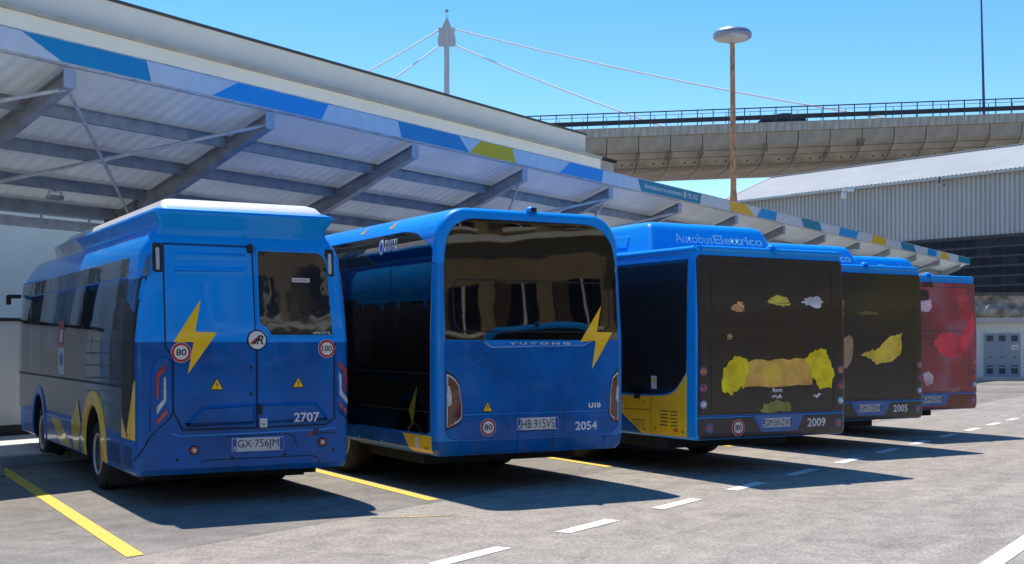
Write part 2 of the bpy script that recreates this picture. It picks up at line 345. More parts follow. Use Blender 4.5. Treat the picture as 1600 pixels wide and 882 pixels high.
class Shell:
    """Bus body: stack of rounded-rectangle rings. s across from rear-left corner, y forward, z up."""
    def __init__(s, W, L, z0, H, hw, yr, rc=.1, rs=.3, ry=.08, tz=.0, levels=()):
        s.W, s.L, s.z0, s.H, s.hwt, s.yrt, s.rc, s.rs, s.ry = W, L, z0, H, hw, yr, rc, rs, ry
        lv = {z0, H}
        for z, _ in hw: lv.add(z)
        for z, _ in yr: lv.add(z)
        for z in levels: lv.add(z)
        for i in range(1, 9): lv.add(H-rs+rs*math.sin(i/8*math.pi/2)); lv.add(H-ry+ry*math.sin(i/8*math.pi/2))
        lv.add(H-rs); lv.add(H-ry)
        z = z0
        while z < H: z += .35; lv.add(min(z, H))
        lv = sorted(x for x in lv if z0 <= x <= H)
        out = [lv[0]]
        for x in lv[1:]:
            if x-out[-1] > .002: out.append(x)
        s.lv = out
    def arc(s, z, r):
        d = z-(s.H-r)
        return 0 if d <= 0 else r-math.sqrt(max(0, r*r-min(d, r)**2))
    def hw(s, z): return lin(s.hwt, z)-s.arc(z, s.rs)
    def yr(s, z): return lin(s.yrt, z)+s.arc(z, s.ry)
    def yf(s, z): return s.L-.02-max(0, z-1.)*.06-s.arc(z, .25)
    def rear(s, a, z):
        dx = abs(a-s.W/2); h = s.hw(z); r = s.rc; t = dx-(h-r)
        return s.yr(z) if t <= 0 else s.yr(z)+r-math.sqrt(max(0, r*r-min(t, r)**2))
    def sd(s, y, z):
        x = s.W/2-s.hw(z); t = s.rc-(y-s.yr(z))
        return x if t <= 0 else x+s.rc-math.sqrt(max(0, s.rc**2-min(t, s.rc)**2))
    def body(s):
        bm = bmesh.new(); rings = []
        for z in s.lv:
            h, y0, y1, r = s.hw(z), s.yr(z), s.yf(z), s.rc; cx = s.W/2; pts = []
            for (ox, oy, t0, rr) in ((cx-h+r, y0+r, 180, r), (cx+h-r, y0+r, 270, r), (cx+h-.2, y1-.2, 0, .2), (cx-h+.2, y1-.2, 90, .2)):
                for k in range(9):
                    t = rad(t0+k*90/8); pts.append((ox+rr*math.cos(t), oy+rr*math.sin(t), z))
            rings.append([bm.verts.new((x-s.W/2, y-s.L/2, q)) for x, y, q in pts])
        n = len(rings[0])
        for a, b in zip(rings, rings[1:]):
            for i in range(n): bm.faces.new((a[i], a[(i+1) % n], b[(i+1) % n], b[i]))
        bm.faces.new(rings[0][::-1]); bm.faces.new(rings[-1])
        bmesh.ops.recalc_face_normals(bm, faces=bm.faces)
        return bm
    def mapper(s, side):
        e = .004
        if side == 'rear':
            def f(a, z, off):
                y = s.rear(a, z); n = Vector(((s.rear(a+e, z)-s.rear(a-e, z))/(2*e), -1, (s.rear(a, z+e)-s.rear(a, z-e))/(2*e)))
                n.x = max(-3, min(3, n.x)); n.z = max(-3, min(3, n.z)); n.normalize()
                return Vector((a-s.W/2, y-s.L/2, z))+n*off
            ca = [s.rc*t for t in (.12, .3, .5, .75, 1)]; h = s.hwt[0][1]
            cuts = [s.W/2-h+c for c in ca]+[s.W/2+h-c for c in ca]
            return f, cuts, s.lv
        sg = -1 if side == 'left' else 1
        def f(y, z, off):
            x = s.sd(y, z); n = Vector((-1, (s.sd(y+e, z)-s.sd(y-e, z))/(2*e), (s.sd(y, z+e)-s.sd(y, z-e))/(2*e)))
            n.y = max(-3, min(3, n.y)); n.z = max(-3, min(3, n.z)); n.normalize()
            if sg > 0: return Vector((s.W/2-x, y-s.L/2, z))+Vector((-n.x, n.y, n.z))*off
            return Vector((x-s.W/2, y-s.L/2, z))+n*off
        return f, [s.rc*t for t in (.12, .3, .5, .75, 1)], s.lv

def rpoly(pts, r, n=5):
    """round the corners of a polygon; r may be a list per corner"""
    out = []; k = len(pts)
    for i, p in enumerate(pts):
        ri = r[i] if isinstance(r, (list, tuple)) else r
        p = Vector(p); a = Vector(pts[i-1]); b = Vector(pts[(i+1) % k])
        if ri <= 0: out.append(tuple(p)); continue
        da = (a-p); db = (b-p); l = min(ri, da.length*.49, db.length*.49)
        A = p+da.normalized()*l; B = p+db.normalized()*l
        for j in range(n+1):
            t = j/n; q = A*(1-t)**2+p*2*t*(1-t)+B*t*t; out.append(tuple(q))
    return out
def rect(a0, a1, b0, b1, r=0): return rpoly([(a0, b0), (a1, b0), (a1, b1), (a0, b1)], r) if r else [(a0, b0), (a1, b0), (a1, b1), (a0, b1)]
def circ(a, b, r, n=28, rb=None): return [(a+r*math.cos(2*math.pi*i/n), b+(rb or r)*math.sin(2*math.pi*i/n)) for i in range(n)]
def cutplanes(bm, ca, cb):
    for ax, cs in ((0, ca), (1, cb)):
        if not bm.verts: return
        lo = min(v.co[ax] for v in bm.verts); hi = max(v.co[ax] for v in bm.verts)
        for c in cs:
            if lo+.003 < c < hi-.003:
                co = [0, 0, 0]; co[ax] = c; no = [0, 0, 0]; no[ax] = 1
                bmesh.ops.bisect_plane(bm, geom=list(bm.verts)+list(bm.edges)+list(bm.faces), dist=1e-5, plane_co=co, plane_no=no)
def patch(name, poly, m, parent, S, t=.006, bev=.006, base=-.004, smooth=30, holes=()):
    """raised panel with chamfered rim following the body surface; bev=0 -> flat printed sheet at offset t"""
    f, ca, cb = S; bm = bmesh.new()
    face = bm.faces.new([bm.verts.new((a, b, 0)) for a, b in poly]); bm.normal_update()
    cutplanes(bm, ca, cb)
    if bev:
        r = bmesh.ops.inset_region(bm, faces=list(bm.faces), thickness=bev, use_boundary=True, use_even_offset=True)
        bd = {v for e in bm.edges if e.is_boundary for v in e.verts}
    else: bd = set()
    for v in bm.verts: v.co = f(v.co.x, v.co.y, base if v in bd else t)
    bm.normal_update()
    if bm.faces:
        F = max(bm.faces, key=lambda q: q.calc_area()); c = F.calc_center_median(); 
        ref = f(poly[0][0], poly[0][1], 1)-f(poly[0][0], poly[0][1], 0)
        if F.normal.dot(ref) < 0: bmesh.ops.reverse_faces(bm, faces=bm.faces)
    return obj(name, bm, m, parent, smooth=smooth)
_txt = {}
def text_bm(s, bold=0., shear=0.):
    k = (s, bold, shear)
    if k not in _txt:
        cu = bpy.data.curves.new('t', 'FONT'); cu.body = s; cu.fill_mode = 'FRONT'; cu.resolution_u = 3; cu.offset = bold; cu.shear = shear
        to = bpy.data.objects.new('t', cu); C.objects.link(to); bpy.context.view_layer.update()
        me = bpy.data.meshes.new_from_object(to.evaluated_get(bpy.context.evaluated_depsgraph_get()))
        bpy.data.objects.remove(to); bpy.data.curves.remove(cu); _txt[k] = me
    bm = bmesh.new(); bm.from_mesh(_txt[k]); return bm
def text(name, s, a0, a1, b0, b1, m, parent, S, t=.008, bold=0.01, flip=False, shear=0.):
    """lettering fitted to the rectangle a0..a1 x b0..b1 (surface coordinates). flip: a runs right-to-left"""
    f, ca, cb = S; bm = text_bm(s, bold, shear)
    x0 = min(v.co.x for v in bm.verts); x1 = max(v.co.x for v in bm.verts); y0 = min(v.co.y for v in bm.verts); y1 = max(v.co.y for v in bm.verts)
    for v in bm.verts:
        u = (v.co.x-x0)/(x1-x0); q = (v.co.y-y0)/(y1-y0)
        v.co = (a0+(a1-a0)*u if not flip else a1-(a1-a0)*u, b0+(b1-b0)*q, 0)
    for v in bm.verts: v.co = f(v.co.x, v.co.y, t)
    return obj(name, bm, m, parent)
def strip(bm, pts, w, S, t=.0012):
    f = S[0]; n = len(pts); L_, R_ = [], []
    for i, p in enumerate(pts):
        a = Vector(pts[max(0, i-1)]); b = Vector(pts[min(n-1, i+1)]); d = (b-a).normalized(); nn = Vector((-d.y, d.x))*w/2
        L_.append(bm.verts.new(f(p[0]+nn.x, p[1]+nn.y, t))); R_.append(bm.verts.new(f(p[0]-nn.x, p[1]-nn.y, t)))
    for i in range(n-1): bm.faces.new((L_[i], R_[i], R_[i+1], L_[i+1]))
def dense(pts, step=.05):
    out = [pts[0]]
    for a, b in zip(pts, pts[1:]):
        n = max(1, int((Vector(b)-Vector(a)).length/step))
        for k in range(1, n+1): out.append(tuple(Vector(a).lerp(Vector(b), k/n)))
    return out
def gaps(lines, S, parent, w=.009, t=.0012, name='panel_gap', m=None):
    bm = bmesh.new()
    for l in lines: strip(bm, dense(l), w, S, t)
    return obj(name, bm, m or M['gap'], parent)

# ---- common bus items
AV = Vector((.871, .491)); ANG = math.atan2(.491, .871)
def bus_root(C0, W, L, label, name, cat='bus'):
    F = Vector((-.491, .871)); c = Vector(C0)+AV*W/2+F*L/2
    return thing(name, label, cat, (c.x, c.y, 0), ANG, 'electric buses parked in the angled bays')
def speed_sign(parent, S, a, b, r, txt, t0=.003, nm='speed_limit_disc'):
    o = patch(nm, circ(a, b, r), M['signwhite'], parent, S, t0, bev=.003)
    patch('red_ring', circ(a, b, r*.93), M['signred'], o, S, t0+.0018, bev=0)
    patch('white_centre', circ(a, b, r*.68), M['signwhite'], o, S, t0+.0034, bev=0)
    w_ = r*.5*(1 if len(txt) == 2 else 1.12)
    text('numerals', txt, a-w_, a+w_, b-r*.30, b+r*.34, M['ink'], o, S, t0+.005, bold=.02)
    return o
def warn(parent, S, a, b, sz, flip=1, t0=.0105):
    o = patch('high_voltage_sticker', rpoly([(a-sz/2, b), (a+sz/2, b), (a, b+sz*.88)], sz*.08), M['ink'], parent, S, t0, bev=0)
    patch('yellow_field', rpoly([(a-sz*.39, b+sz*.07), (a+sz*.39, b+sz*.07), (a, b+sz*.76)], sz*.05), M['yellow'], o, S, t0+.0015, bev=0)
    k = sz
    patch('flash_symbol', [(a+.02*k*flip, b+.60*k), (a-.10*k*flip, b+.36*k), (a+.0*k, b+.38*k), (a-.03*k*flip, b+.14*k), (a+.11*k*flip, b+.42*k), (a+.02*k*flip, b+.41*k)], M['signred'], o, S, t0+.003, bev=0)
    return o
def plate(parent, S, a0, a1, b0, b1, txt, t0=.004):
    o = patch('number_plate', rect(a0, a1, b0, b1, .012), M['plate'], parent, S, t0+.006, bev=.003)
    w_ = (a1-a0)*.085
    patch('blue_band', rect(a0+.006, a0+w_, b0+.008, b1-.008), M['plateblue'], o, S, t0+.0078, bev=0)
    patch('blue_band', rect(a1-w_, a1-.006, b0+.008, b1-.008), M['plateblue'], o, S, t0+.0078, bev=0)
    text('plate_lettering', txt, a0+w_+.012, a1-w_-.012, b0+(b1-b0)*.14, b1-(b1-b0)*.14, M['ink'], o, S, t0+.0085, bold=0.)
    text('country_letter', 'I', a0+w_*.45, a0+w_*.75, b0+(b1-b0)*.15, b0+(b1-b0)*.4, M['numwhite'], o, S, t0+.0085)
    return o
def wheel(parent, x, y, r=.41, w_=.24, side=-1):
    bm = bmesh.new(); h = w_/2
    lathe(bm, [(r*.55, -h*.9), (r*.62, -h), (r*.9, -h*.96), (r*.985, -h*.72), (r, -h*.3), (r, h*.3), (r*.985, h*.72), (r*.9, h*.96), (r*.55, h*.9)], 'x', 40)
    o = obj('wheel', bm, M['rubber'], parent, (x, y, r), smooth=35)
    bm = bmesh.new()
    d = side
    lathe(bm, [(.0, d*h*.35), (r*.13, d*h*.35), (r*.17, d*h*.15), (r*.28, d*h*.1), (r*.34, d*h*.38), (r*.48, d*h*.62), (r*.53, d*h*1.02), (r*.585, d*h*1.04), (r*.60, d*h*.9)], 'x', 36)
    for k in range(10):
        t = 2*math.pi*k/10; tube(bm, (d*h*.1, r*.22*math.cos(t), r*.22*math.sin(t)), (d*h*.36, r*.22*math.cos(t), r*.22*math.sin(t)), r*.03, n=6)
    obj('rim', bm, M['rim'], o, smooth=35)
    return o
def seat_me():
    bm = bmesh.new()
    box(bm, -.22, .22, -.22, .22, .40, .48); box(bm, -.22, .22, -.26, -.19, .42, 1.05); box(bm, -.17, .17, -.25, -.2, 1.05, 1.2)
    bmesh.ops.recalc_face_normals(bm, faces=bm.faces)
    bmesh.ops.bevel(bm, geom=list(bm.edges), offset=.03, segments=2, affect='EDGES')
    box(bm, -.05, .05, -.1, .1, 0, .4)
    return finish(bm, M['seat'], 40)
SEAT = seat_me()
def arch_cutter(W, L, y, r, ztop, depth=.55, left=True):
    bm = bmesh.new(); n = 20; pts = []
    for i in range(n+1):
        t = math.pi*i/n; pts.append((y+r*math.cos(t), ztop-r+r*math.sin(t)))
    pts += [(y-r, -.1), (y+r, -.1)]
    xa, xb = (-.2, depth) if left else (W-depth, W+.2)
    A = [bm.verts.new((xa-W/2, p[0]-L/2, p[1])) for p in pts]; B = [bm.verts.new((xb-W/2, p[0]-L/2, p[1])) for p in pts]
    k = len(pts)
    for i in range(k): bm.faces.new((A[i], A[(i+1) % k], B[(i+1) % k], B[i]))
    bm.faces.new(A); bm.faces.new(B[::-1])
    return bm
def prism_y(poly, W, L, y0, y1):
    bm = bmesh.new()
    A = [bm.verts.new((a-W/2, y0-L/2, b)) for a, b in poly]; B = [bm.verts.new((a-W/2, y1-L/2, b)) for a, b in poly]; k = len(poly)
    for i in range(k): bm.faces.new((A[i], A[(i+1) % k], B[(i+1) % k], B[i]))
    bm.faces.new(A); bm.faces.new(B[::-1]); return bm
def prism_x(poly, W, L, x0, x1):
    bm = bmesh.new()
    A = [bm.verts.new((x0-W/2, a-L/2, b)) for a, b in poly]; B = [bm.verts.new((x1-W/2, a-L/2, b)) for a, b in poly]; k = len(poly)
    for i in range(k): bm.faces.new((A[i], A[(i+1) % k], B[(i+1) % k], B[i]))
    bm.faces.new(A); bm.faces.new(B[::-1]); return bm
def cbox(W, L, x0, x1, y0, y1, z0, z1):
    bm = bmesh.new(); box(bm, x0-W/2, x1-W/2, y0-L/2, y1-L/2, z0, z1); return bm
def setmat_below(o, z, idx):
    for p in o.data.polygons:
        if p.center.z < z and p.material_index == 0: p.material_index = idx
def smooth_sharp(o, ang=30):
    bm = bmesh.new(); bm.from_mesh(o.data)
    bm.normal_update()
    for f in bm.faces: f.smooth = True
    for e in bm.edges:
        e.smooth = not (len(e.link_faces) != 2 or e.calc_face_angle(0) > rad(ang))
    bm.to_mesh(o.data); bm.free()
def loft(rings, close=True, capt=True, capb=True):
    bm = bmesh.new(); R_ = [[bm.verts.new(p) for p in r] for r in rings]; n = len(R_[0])
    for a, b in zip(R_, R_[1:]):
        for i in range(n): bm.faces.new((a[i], a[(i+1) % n], b[(i+1) % n], b[i]))
    if capb: bm.faces.new(R_[0][::-1])
    if capt: bm.faces.new(R_[-1])
    bmesh.ops.recalc_face_normals(bm, faces=bm.faces)
    return bm
def rrect(x0, x1, y0, y1, r, z, n=5):
    pts = []
    for (ox, oy, t0) in ((x0+r, y0+r, 180), (x1-r, y0+r, 270), (x1-r, y1-r, 0), (x0+r, y1-r, 90)):
        for k in range(n+1):
            t = rad(t0+k*90/n); pts.append((ox+r*math.cos(t), oy+r*math.sin(t), z))
    return pts
def bolt(parent, S, pts, z_off=.004, m=None):
    return patch('lightning_bolt_emblem', pts, m or M['yellow'], parent, S, z_off, bev=0)
# =================================================================== SETTING
RROT = math.atan2(.84, .543)
def row(q, p, z=0.): return (q*.543-p*.84, q*.84+p*.543, z)
def row_empty(name, label, cat, q, p, z=0., group=None): return thing(name, label, cat, row(q, p, z), RROT, group)
def sheet_bm(x0, x1, y0, y1, z, nx=1, ny=1):
    bm = bmesh.new(); g = [[bm.verts.new((x0+(x1-x0)*i/nx, y0+(y1-y0)*j/ny, z)) for j in range(ny+1)] for i in range(nx+1)]
    for i in range(nx):
        for j in range(ny): bm.faces.new((g[i][j], g[i+1][j], g[i+1][j+1], g[i][j+1]))
    return bm
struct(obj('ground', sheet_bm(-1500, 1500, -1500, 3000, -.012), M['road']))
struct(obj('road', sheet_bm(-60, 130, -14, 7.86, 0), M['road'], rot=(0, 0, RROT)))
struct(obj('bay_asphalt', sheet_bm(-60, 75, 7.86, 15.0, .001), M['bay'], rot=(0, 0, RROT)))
def ground_poly(name, pts, m, z):
    bm = bmesh.new(); bm.faces.new([bm.verts.new((x, y, z)) for x, y in pts]); bm.normal_update()
    if next(iter(bm.faces)).normal.z < 0: bmesh.ops.reverse_faces(bm, faces=bm.faces)
    return struct(obj(name, bm, m))
# dashed lane line
for k in range(-3, 34):
    q0 = 9.58+1.9*(k-1)+.0; a = row(q0, 5.66); 
    pts = [row(q0, 5.58), row(q0+.95, 5.58), row(q0+.95, 5.74), row(q0, 5.74)]
    ground_poly('lane_dash', [(x, y) for x, y, _ in pts], M['mwhite'], .005)
ground_poly('edge_line', [row(-10, 2.02)[:2], row(90, 2.02)[:2], row(90, 2.18)[:2], row(-10, 2.18)[:2]], M['mwhite'], .005)
# yellow bay lines: run along the buses' axis
Fd = Vector((-.491, .871)); Ad = Vector((.871, .491))
ends = [row(6.69, 7.88), row(10.80, 7.98), row(14.97, 8.09), row(19.0, 8.03), row(23.05, 8.0), row(27.1, 8.0), row(31.2, 8.0), row(2.6, 7.9)]
for e in ends:
    e = Vector(e[:2]); h = .075; f = 8.0
    pts = [e-Ad*h-Fd*h*.4, e+Ad*h+Fd*h*.4, e+Ad*h+Fd*f, e-Ad*h+Fd*f]
    ground_poly('bay_line', [tuple(p) for p in pts], M['myellow'], .006)
ground_poly('worn_line_mark', [row(9.35, 7.66)[:2], row(9.95, 7.08)[:2], row(9.99, 7.13)[:2], row(9.40, 7.72)[:2]], M['mworn'], .004)
ground_poly('worn_line_mark', [row(14.3, 7.6)[:2], row(14.7, 7.2)[:2], row(14.74, 7.25)[:2], row(14.35, 7.66)[:2]], M['mworn'], .004)
# far yard lines seen past the last bus
for (y0, w_) in ((29.5, .12), (33.5, .12), (36.5, .12), (40.5, .12), (47., .2)):
    ground_poly('yard_line', [(14, y0), (40, y0+1.2), (40, y0+1.2+w_), (14, y0+w_)], M['mwhite'], .005)
# sidewalk with stone kerb
k = bbox(-60, 60, 15.0, 15.18, -.1, .14, .015)
struct(obj('kerb', k, M['kerb'], rot=(0, 0, RROT)))
struct(obj('sidewalk', bbox(-60, 60, 15.182, 22.5, -.1, .125, 0), M['pave'], rot=(0, 0, RROT)))
st = tag(obj('wheel_stop', bbox(-.45, .45, -.1, .1, 0, .13, .03), M['kerb'], loc=row(9.35, 14.1), rot=(0, 0, RROT)), 'low grey concrete wheel stop beside the first yellow line at the left edge', 'wheel stop')

# ------------------------------------------------------------------- depot building
KB = 22.4/19.5
def kz(z): return 1.7+(z-1.7)*KB
b = row_empty('depot_building', 'long cream plastered flat-roofed building behind the bus canopy', 'building', 0, 22.4)
QE = 34.46*KB
bm = bmesh.new(); box(bm, -60, QE, .0, 24, -.2, kz(8.25)); obj('wall', bm, M['plaster'], b)
bm = bmesh.new(); box(bm, -60, QE+.04, -.04, 24.04, kz(8.25), kz(8.31)); obj('coping', bm, M['coping'], b)
bm = bmesh.new(); box(bm, -60, QE+1.0, -.62, -.004, kz(6.75), kz(7.44)); box(bm, QE+.003, QE+1.0, -.62, 24, kz(6.75), kz(7.44)); obj('ledge', bm, M['plaster'], b)
bm = bmesh.new(); box(bm, -60, QE+1.1, -.70, -.006, kz(7.443), kz(7.53)); box(bm, QE+.004, QE+1.1, -.70, 24.1, kz(7.443), kz(7.53))
box(bm, -60, QE+.01, -.22, -.008, kz(7.531), kz(7.61)); obj('flashing', bm, M['gutterg'], b)
for nm, q0, q1, z0, z1, mm, y0 in (('service_door', 12.3, 12.75, .15, 3.3, 'fascia', -.06), ('door_recess', 12.77, 13.0, .15, 3.5, 'dark', -.03), ('wall_column', 13.02, 13.14, .15, 4.3, 'white', -.12), ('notice_panel', 13.16, 13.5, .15, 3.4, 'door', -.05), ('dark_opening', 13.8, 14.0, 1.2, 3.6, 'dark', -.03), ('service_door', 11.0, 11.8, .15, 3.2, 'door', -.06)):
    obj(nm, bbox(q0, q1, y0, -.002, z0, z1, 0), M[mm], b)
obj('door_window', bbox(12.42, 12.64, -.065, -.0605, 2.1, 2.8, 0), M['cabinet'], b)
# ------------------------------------------------------------------- canopy
P0 = 14.25; S0 = -.385; BZ = 5.46
def czp(dp): return BZ+S0*dp       # top of beams at distance dp behind the front
cn = row_empty('steel_canopy', 'long galvanised steel bus canopy with patterned silver fascia and sloping beams', 'canopy', 0, P0)
Q0, Q1 = -9, 63.0
# roof sheet: corrugated, ribs running front to back
bm = bmesh.new(); n = int((Q1-Q0)/.0625); prof = [0, .014, .014, 0]
top = []; 
for i in range(n+1):
    q = Q0+i*.0625; dz = .17+prof[i % 4]
    top.append((bm.verts.new((q, .03, czp(0)+dz-.12)), bm.verts.new((q, 4.15, czp(4.15)+dz-.12))))
for a, c in zip(top, top[1:]): bm.faces.new((a[0], c[0], c[1], a[1]))
for a, c in zip(top, top[1:]):
    pass
o = obj('roof_sheet', bm, M['sheet'], cn)
# fascia: panels 2.3 m long, and coloured pieces printed on them
q = Q0; k = 0
me = None
while q < Q1-.01:
    q2 = min(q+4.0, Q1); 
    if me is None or q2-q < 3.99: me = finish(bbox(0, q2-q-.008, -.035, 0, 5.475, 5.765, .004), M['fascia'])
    link('fascia_panel', me, cn, (q, 0, 0)); q = q2
bm = bmesh.new(); box(bm, Q0, Q1, -.037, .12, 5.766, 5.785); box(bm, Q0, Q1, .0, .08, 5.45, 5.4735); obj('fascia_edge_trim', bm, M['galv'], cn)
FP = [('fblue', [(10.20, 5.765), (12.27, 5.765), (12.36, 5.478), (10.83, 5.478)]),
 ('fbright', [(14.09, 5.765), (16.22, 5.765), (16.03, 5.478), (13.55, 5.478)]),
 ('fblue', [(18.13, 5.765), (20.06, 5.765), (20.44, 5.478), (18.24, 5.478)]),
 ('fyellow', [(20.82, 5.765), (22.02, 5.765), (22.14, 5.478), (20.44, 5.478)]),
 ('fbright', [(24.40, 5.765), (25.98, 5.765), (25.90, 5.478), (23.95, 5.478)]),
 ('fteal', [(27.75, 5.765), (31.55, 5.765), (31.47, 5.478), (27.95, 5.478)]),
 ('fyellow', [(33.5, 5.765), (34.75, 5.765), (35.4, 5.478), (33.55, 5.478)]),
 ('fbright', [(35.95, 5.765), (37.27, 5.765), (37.15, 5.478), (35.58, 5.478)]),
 ('fteal', [(39.4, 5.765), (41.2, 5.765), (41.46, 5.478), (39.65, 5.478)]),
 ('fbright', [(43.4, 5.765), (45.47, 5.765), (45.22, 5.478), (43.2, 5.478)]),
 ('fyellow', [(47.35, 5.765), (49.0, 5.765), (48.9, 5.478), (47.0, 5.478)]),
 ('fteal', [(50.98, 5.765), (52.95, 5.765), (53.3, 5.478), (51.2, 5.478)]),
 ('fbright', [(55.25, 5.765), (56.72, 5.765), (56.6, 5.478), (55.1, 5.478)]),
 ('fyellow', [(57.62, 5.765), (58.3, 5.765), (58.95, 5.478), (57.35, 5.478)]),
 ('fteal', [(60.7, 5.765), (62.98, 5.765), (62.98, 5.478), (60.6, 5.478)])]
def plane(org, ax, ay, nrm):
    org, ax, ay, nrm = Vector(org), Vector(ax), Vector(ay), Vector(nrm)
    return (lambda a, b_, off: org+ax*a+ay*b_+nrm*off, [], [])
SF = plane((0, -.035, 0), (1, 0, 0), (0, 0, 1), (0, -1, 0))
lab = {'fblue': 'mid blue', 'fbright': 'bright blue', 'fteal': 'teal', 'fyellow': 'yellow'}
for mm, pl in FP:
    o = patch('fascia_stripe', pl, M[mm], cn, SF, .003, bev=0)
    if mm == 'fteal' and pl[0][0] < 28:
        o.name = 'fascia_sign'
        text('sign_lettering', 'Innovazione in movimento', 28.15, 30.35, 5.575, 5.70, M['numwhite'], o, SF, .0045, bold=.02)
        patch('operator_mark', circ(30.5, 5.63, .07, 20, .10), M['numwhite'], o, SF, .0045, bev=0)
        text('sign_lettering', 'TPL FVG', 30.65, 31.35, 5.56, 5.70, M['numwhite'], o, SF, .0045, bold=.02, shear=.35)
# beams (I-section), one every 3.86 m
def ibeam(L_, zf0, zf1, h0, h1):
    bm = bmesh.new(); wv = .085
    def seg(x0, x1, a0, a1, b0, b1):   # trapezoid slab from y=.0..L_
        vs = [bm.verts.new(v) for v in ((x0, .0, a0), (x1, .0, a0), (x1, .0, a1), (x0, .0, a1), (x0, L_, b0), (x1, L_, b0), (x1, L_, b1), (x0, L_, b1))]
        for q_ in ((0, 1, 2, 3), (7, 6, 5, 4), (0, 4, 5, 1), (1, 5, 6, 2), (2, 6, 7, 3), (3, 7, 4, 0)): bm.faces.new([vs[i] for i in q_])
    seg(-wv, wv, zf0-.014, zf0, zf1-.014, zf1)
    seg(-wv, wv, zf0-h0, zf0-h0+.014, zf1-h1, zf1-h1+.014)
    seg(-.006, .006, zf0-h0+.015, zf0-.015, zf1-h1+.015, zf1-.015)
    bmesh.ops.recalc_face_normals(bm, faces=bm.faces)
    return bm
BL = 3.85
bme = finish(ibeam(BL, czp(.02)-.05, czp(BL)-.05, .24, .34), M['beam'])
pme = finish(bbox(-.10, .10, -.012, .0, BZ-.31, BZ-.045, .004), M['beamend'])
def postm():
    bm = bmesh.new(); z1 = czp(3.9)-.06
    box(bm, -.09, .09, 3.78, 3.792, .126, z1); box(bm, -.09, .09, 3.948, 3.96, .126, z1); box(bm, -.006, .006, 3.793, 3.947, .126, z1)
    box(bm, -.17, .17, 3.70, 4.04, .1255, .145)
    return finish(bm, M['beam'])
pom = postm()
stm = []
for y in (3.2, 3.45, 3.7):
    bm = bmesh.new(); box(bm, -.08, .08, y, y+.01, czp(y)-.05-.32, czp(y)-.07); stm.append(finish(bm, M['beam']))
BQ = [10.99+3.86*i for i in range(-4, 14)]
for qb in BQ:
    link('beam', bme, cn, (qb, .02, 0)); link('beam_end_plate', pme, cn, (qb, .018, 0)); link('post', pom, cn, (qb, 0, 0))
    for s3 in stm: link('stiffener', s3, cn, (qb, 0, 0))
# purlins (Z-shaped cold-formed)
for y in (.98, 1.98, 2.95, 3.72):
    bm = bmesh.new(); z = czp(y)
    def bx(y0, y1, z0, z1): box(bm, Q0, Q1, y0, y1, z0, z1)
    bx(y-.004, y+.004, z-.15, z+.03); bx(y+.005, y+.075, z-.15, z-.143); bx(y-.075, y-.005, z+.022, z+.03); bx(y+.076, y+.082, z-.15, z-.12)
    obj('purlin', bm, M['purlin'], cn)
# gutter and wall-side channel
bm = bmesh.new(); zg = czp(4.0)
box(bm, Q0, Q1, 3.93, 3.94, zg-.04, zg+.12); box(bm, Q0, Q1, 3.941, 4.15, zg-.04, zg-.03); box(bm, Q0, Q1, 4.151, 4.16, zg-.04, zg+.16)
obj('gutter', bm, M['galv'], cn)
bm = bmesh.new(); box(bm, Q0, Q1, 3.80, 3.87, zg-.30, zg-.13)
qq = Q0
while qq < Q1: box(bm, qq, qq+.03, 3.77, 3.80-.001, zg-.32, zg-.05); qq += .97
obj('edge_beam', bm, M['galv'], cn)
# bracing rods
def rod(a, b_):
    bm = bmesh.new(); tube(bm, a, b_, .03, n=8); obj('brace_rod', bm, M['galv'], cn, smooth=40)
def bp(i, y): q_ = 10.99+3.86*i; return (q_, y, czp(y)-.20)
for i in (-1, 0, 3, 4, 8, 11):
    a, b_ = bp(i, .1), bp(i+1, 3.4); c, d = bp(i+1, .1), bp(i, 3.4)
    if i == 0: rod(a, b_); rod(bp(1, .1), bp(0, 3.6))
    else: rod(a, b_); rod((c[0], c[1], c[2]-.07), (d[0], d[1], d[2]-.07))
# small floodlights hanging under the canopy: each a thing
def floodlight(q_, y, label):
    t = row_empty('floodlight', label, 'floodlight', q_, P0+y, czp(y)-.16, 'floodlights under the canopy')
    bm = bbox(-.11, .11, -.09, .09, -.13, -.06, .02); obj('casing', bm, M['beam'], t, smooth=40)
    bm = bmesh.new(); box(bm, -.09, .09, -.07, .07, -.134, -.131); obj('glass', bm, M['whitelens'], t)
    bm = bmesh.new(); bar(bm, (-.12, 0, -.1), (-.12, 0, .0), .012, .03); bar(bm, (.12, 0, -.1), (.12, 0, 0), .012, .03); bar(bm, (-.125, 0, .005), (.125, 0, .005), .03, .012); bar(bm, (0, .0, .0), (0, .0, .14), .04, .02)
    bm2 = bm; obj('bracket', bm2, M['galv'], t)
floodlight(13.0, 3.0, 'floodlight under the canopy in the leftmost full bay, left of the first bus roof')
floodlight(17.1, 3.0, 'floodlight under the canopy above the white roof of the first bus')
floodlight(20.9, 3.0, 'floodlight under the canopy between the roofs of the first and second buses')

# ------------------------------------------------------------------- left cabinet
t = row_empty('service_cabinet', 'tall light grey service cabinet with dark cap at the left edge', 'cabinet', 13.78, 19.3, .125)
obj('body', bbox(-2.2, 0, -.8, -.02, .18, 1.93, .012), M['cabinet'], t)
obj('cap', bbox(-2.25, .04, -.85, -.0, 1.932, 1.985, .008), M['dark'], t)
obj('plinth', bbox(-2.15, -.04, -.76, -.06, 0, .178, 0), M['dark'], t)
for z in (.45, .75, 1.05, 1.35, 1.62): obj('hinge', bbox(.0005, .03, -.78, -.70, z, z+.07, .006), M['signwhite'], t)
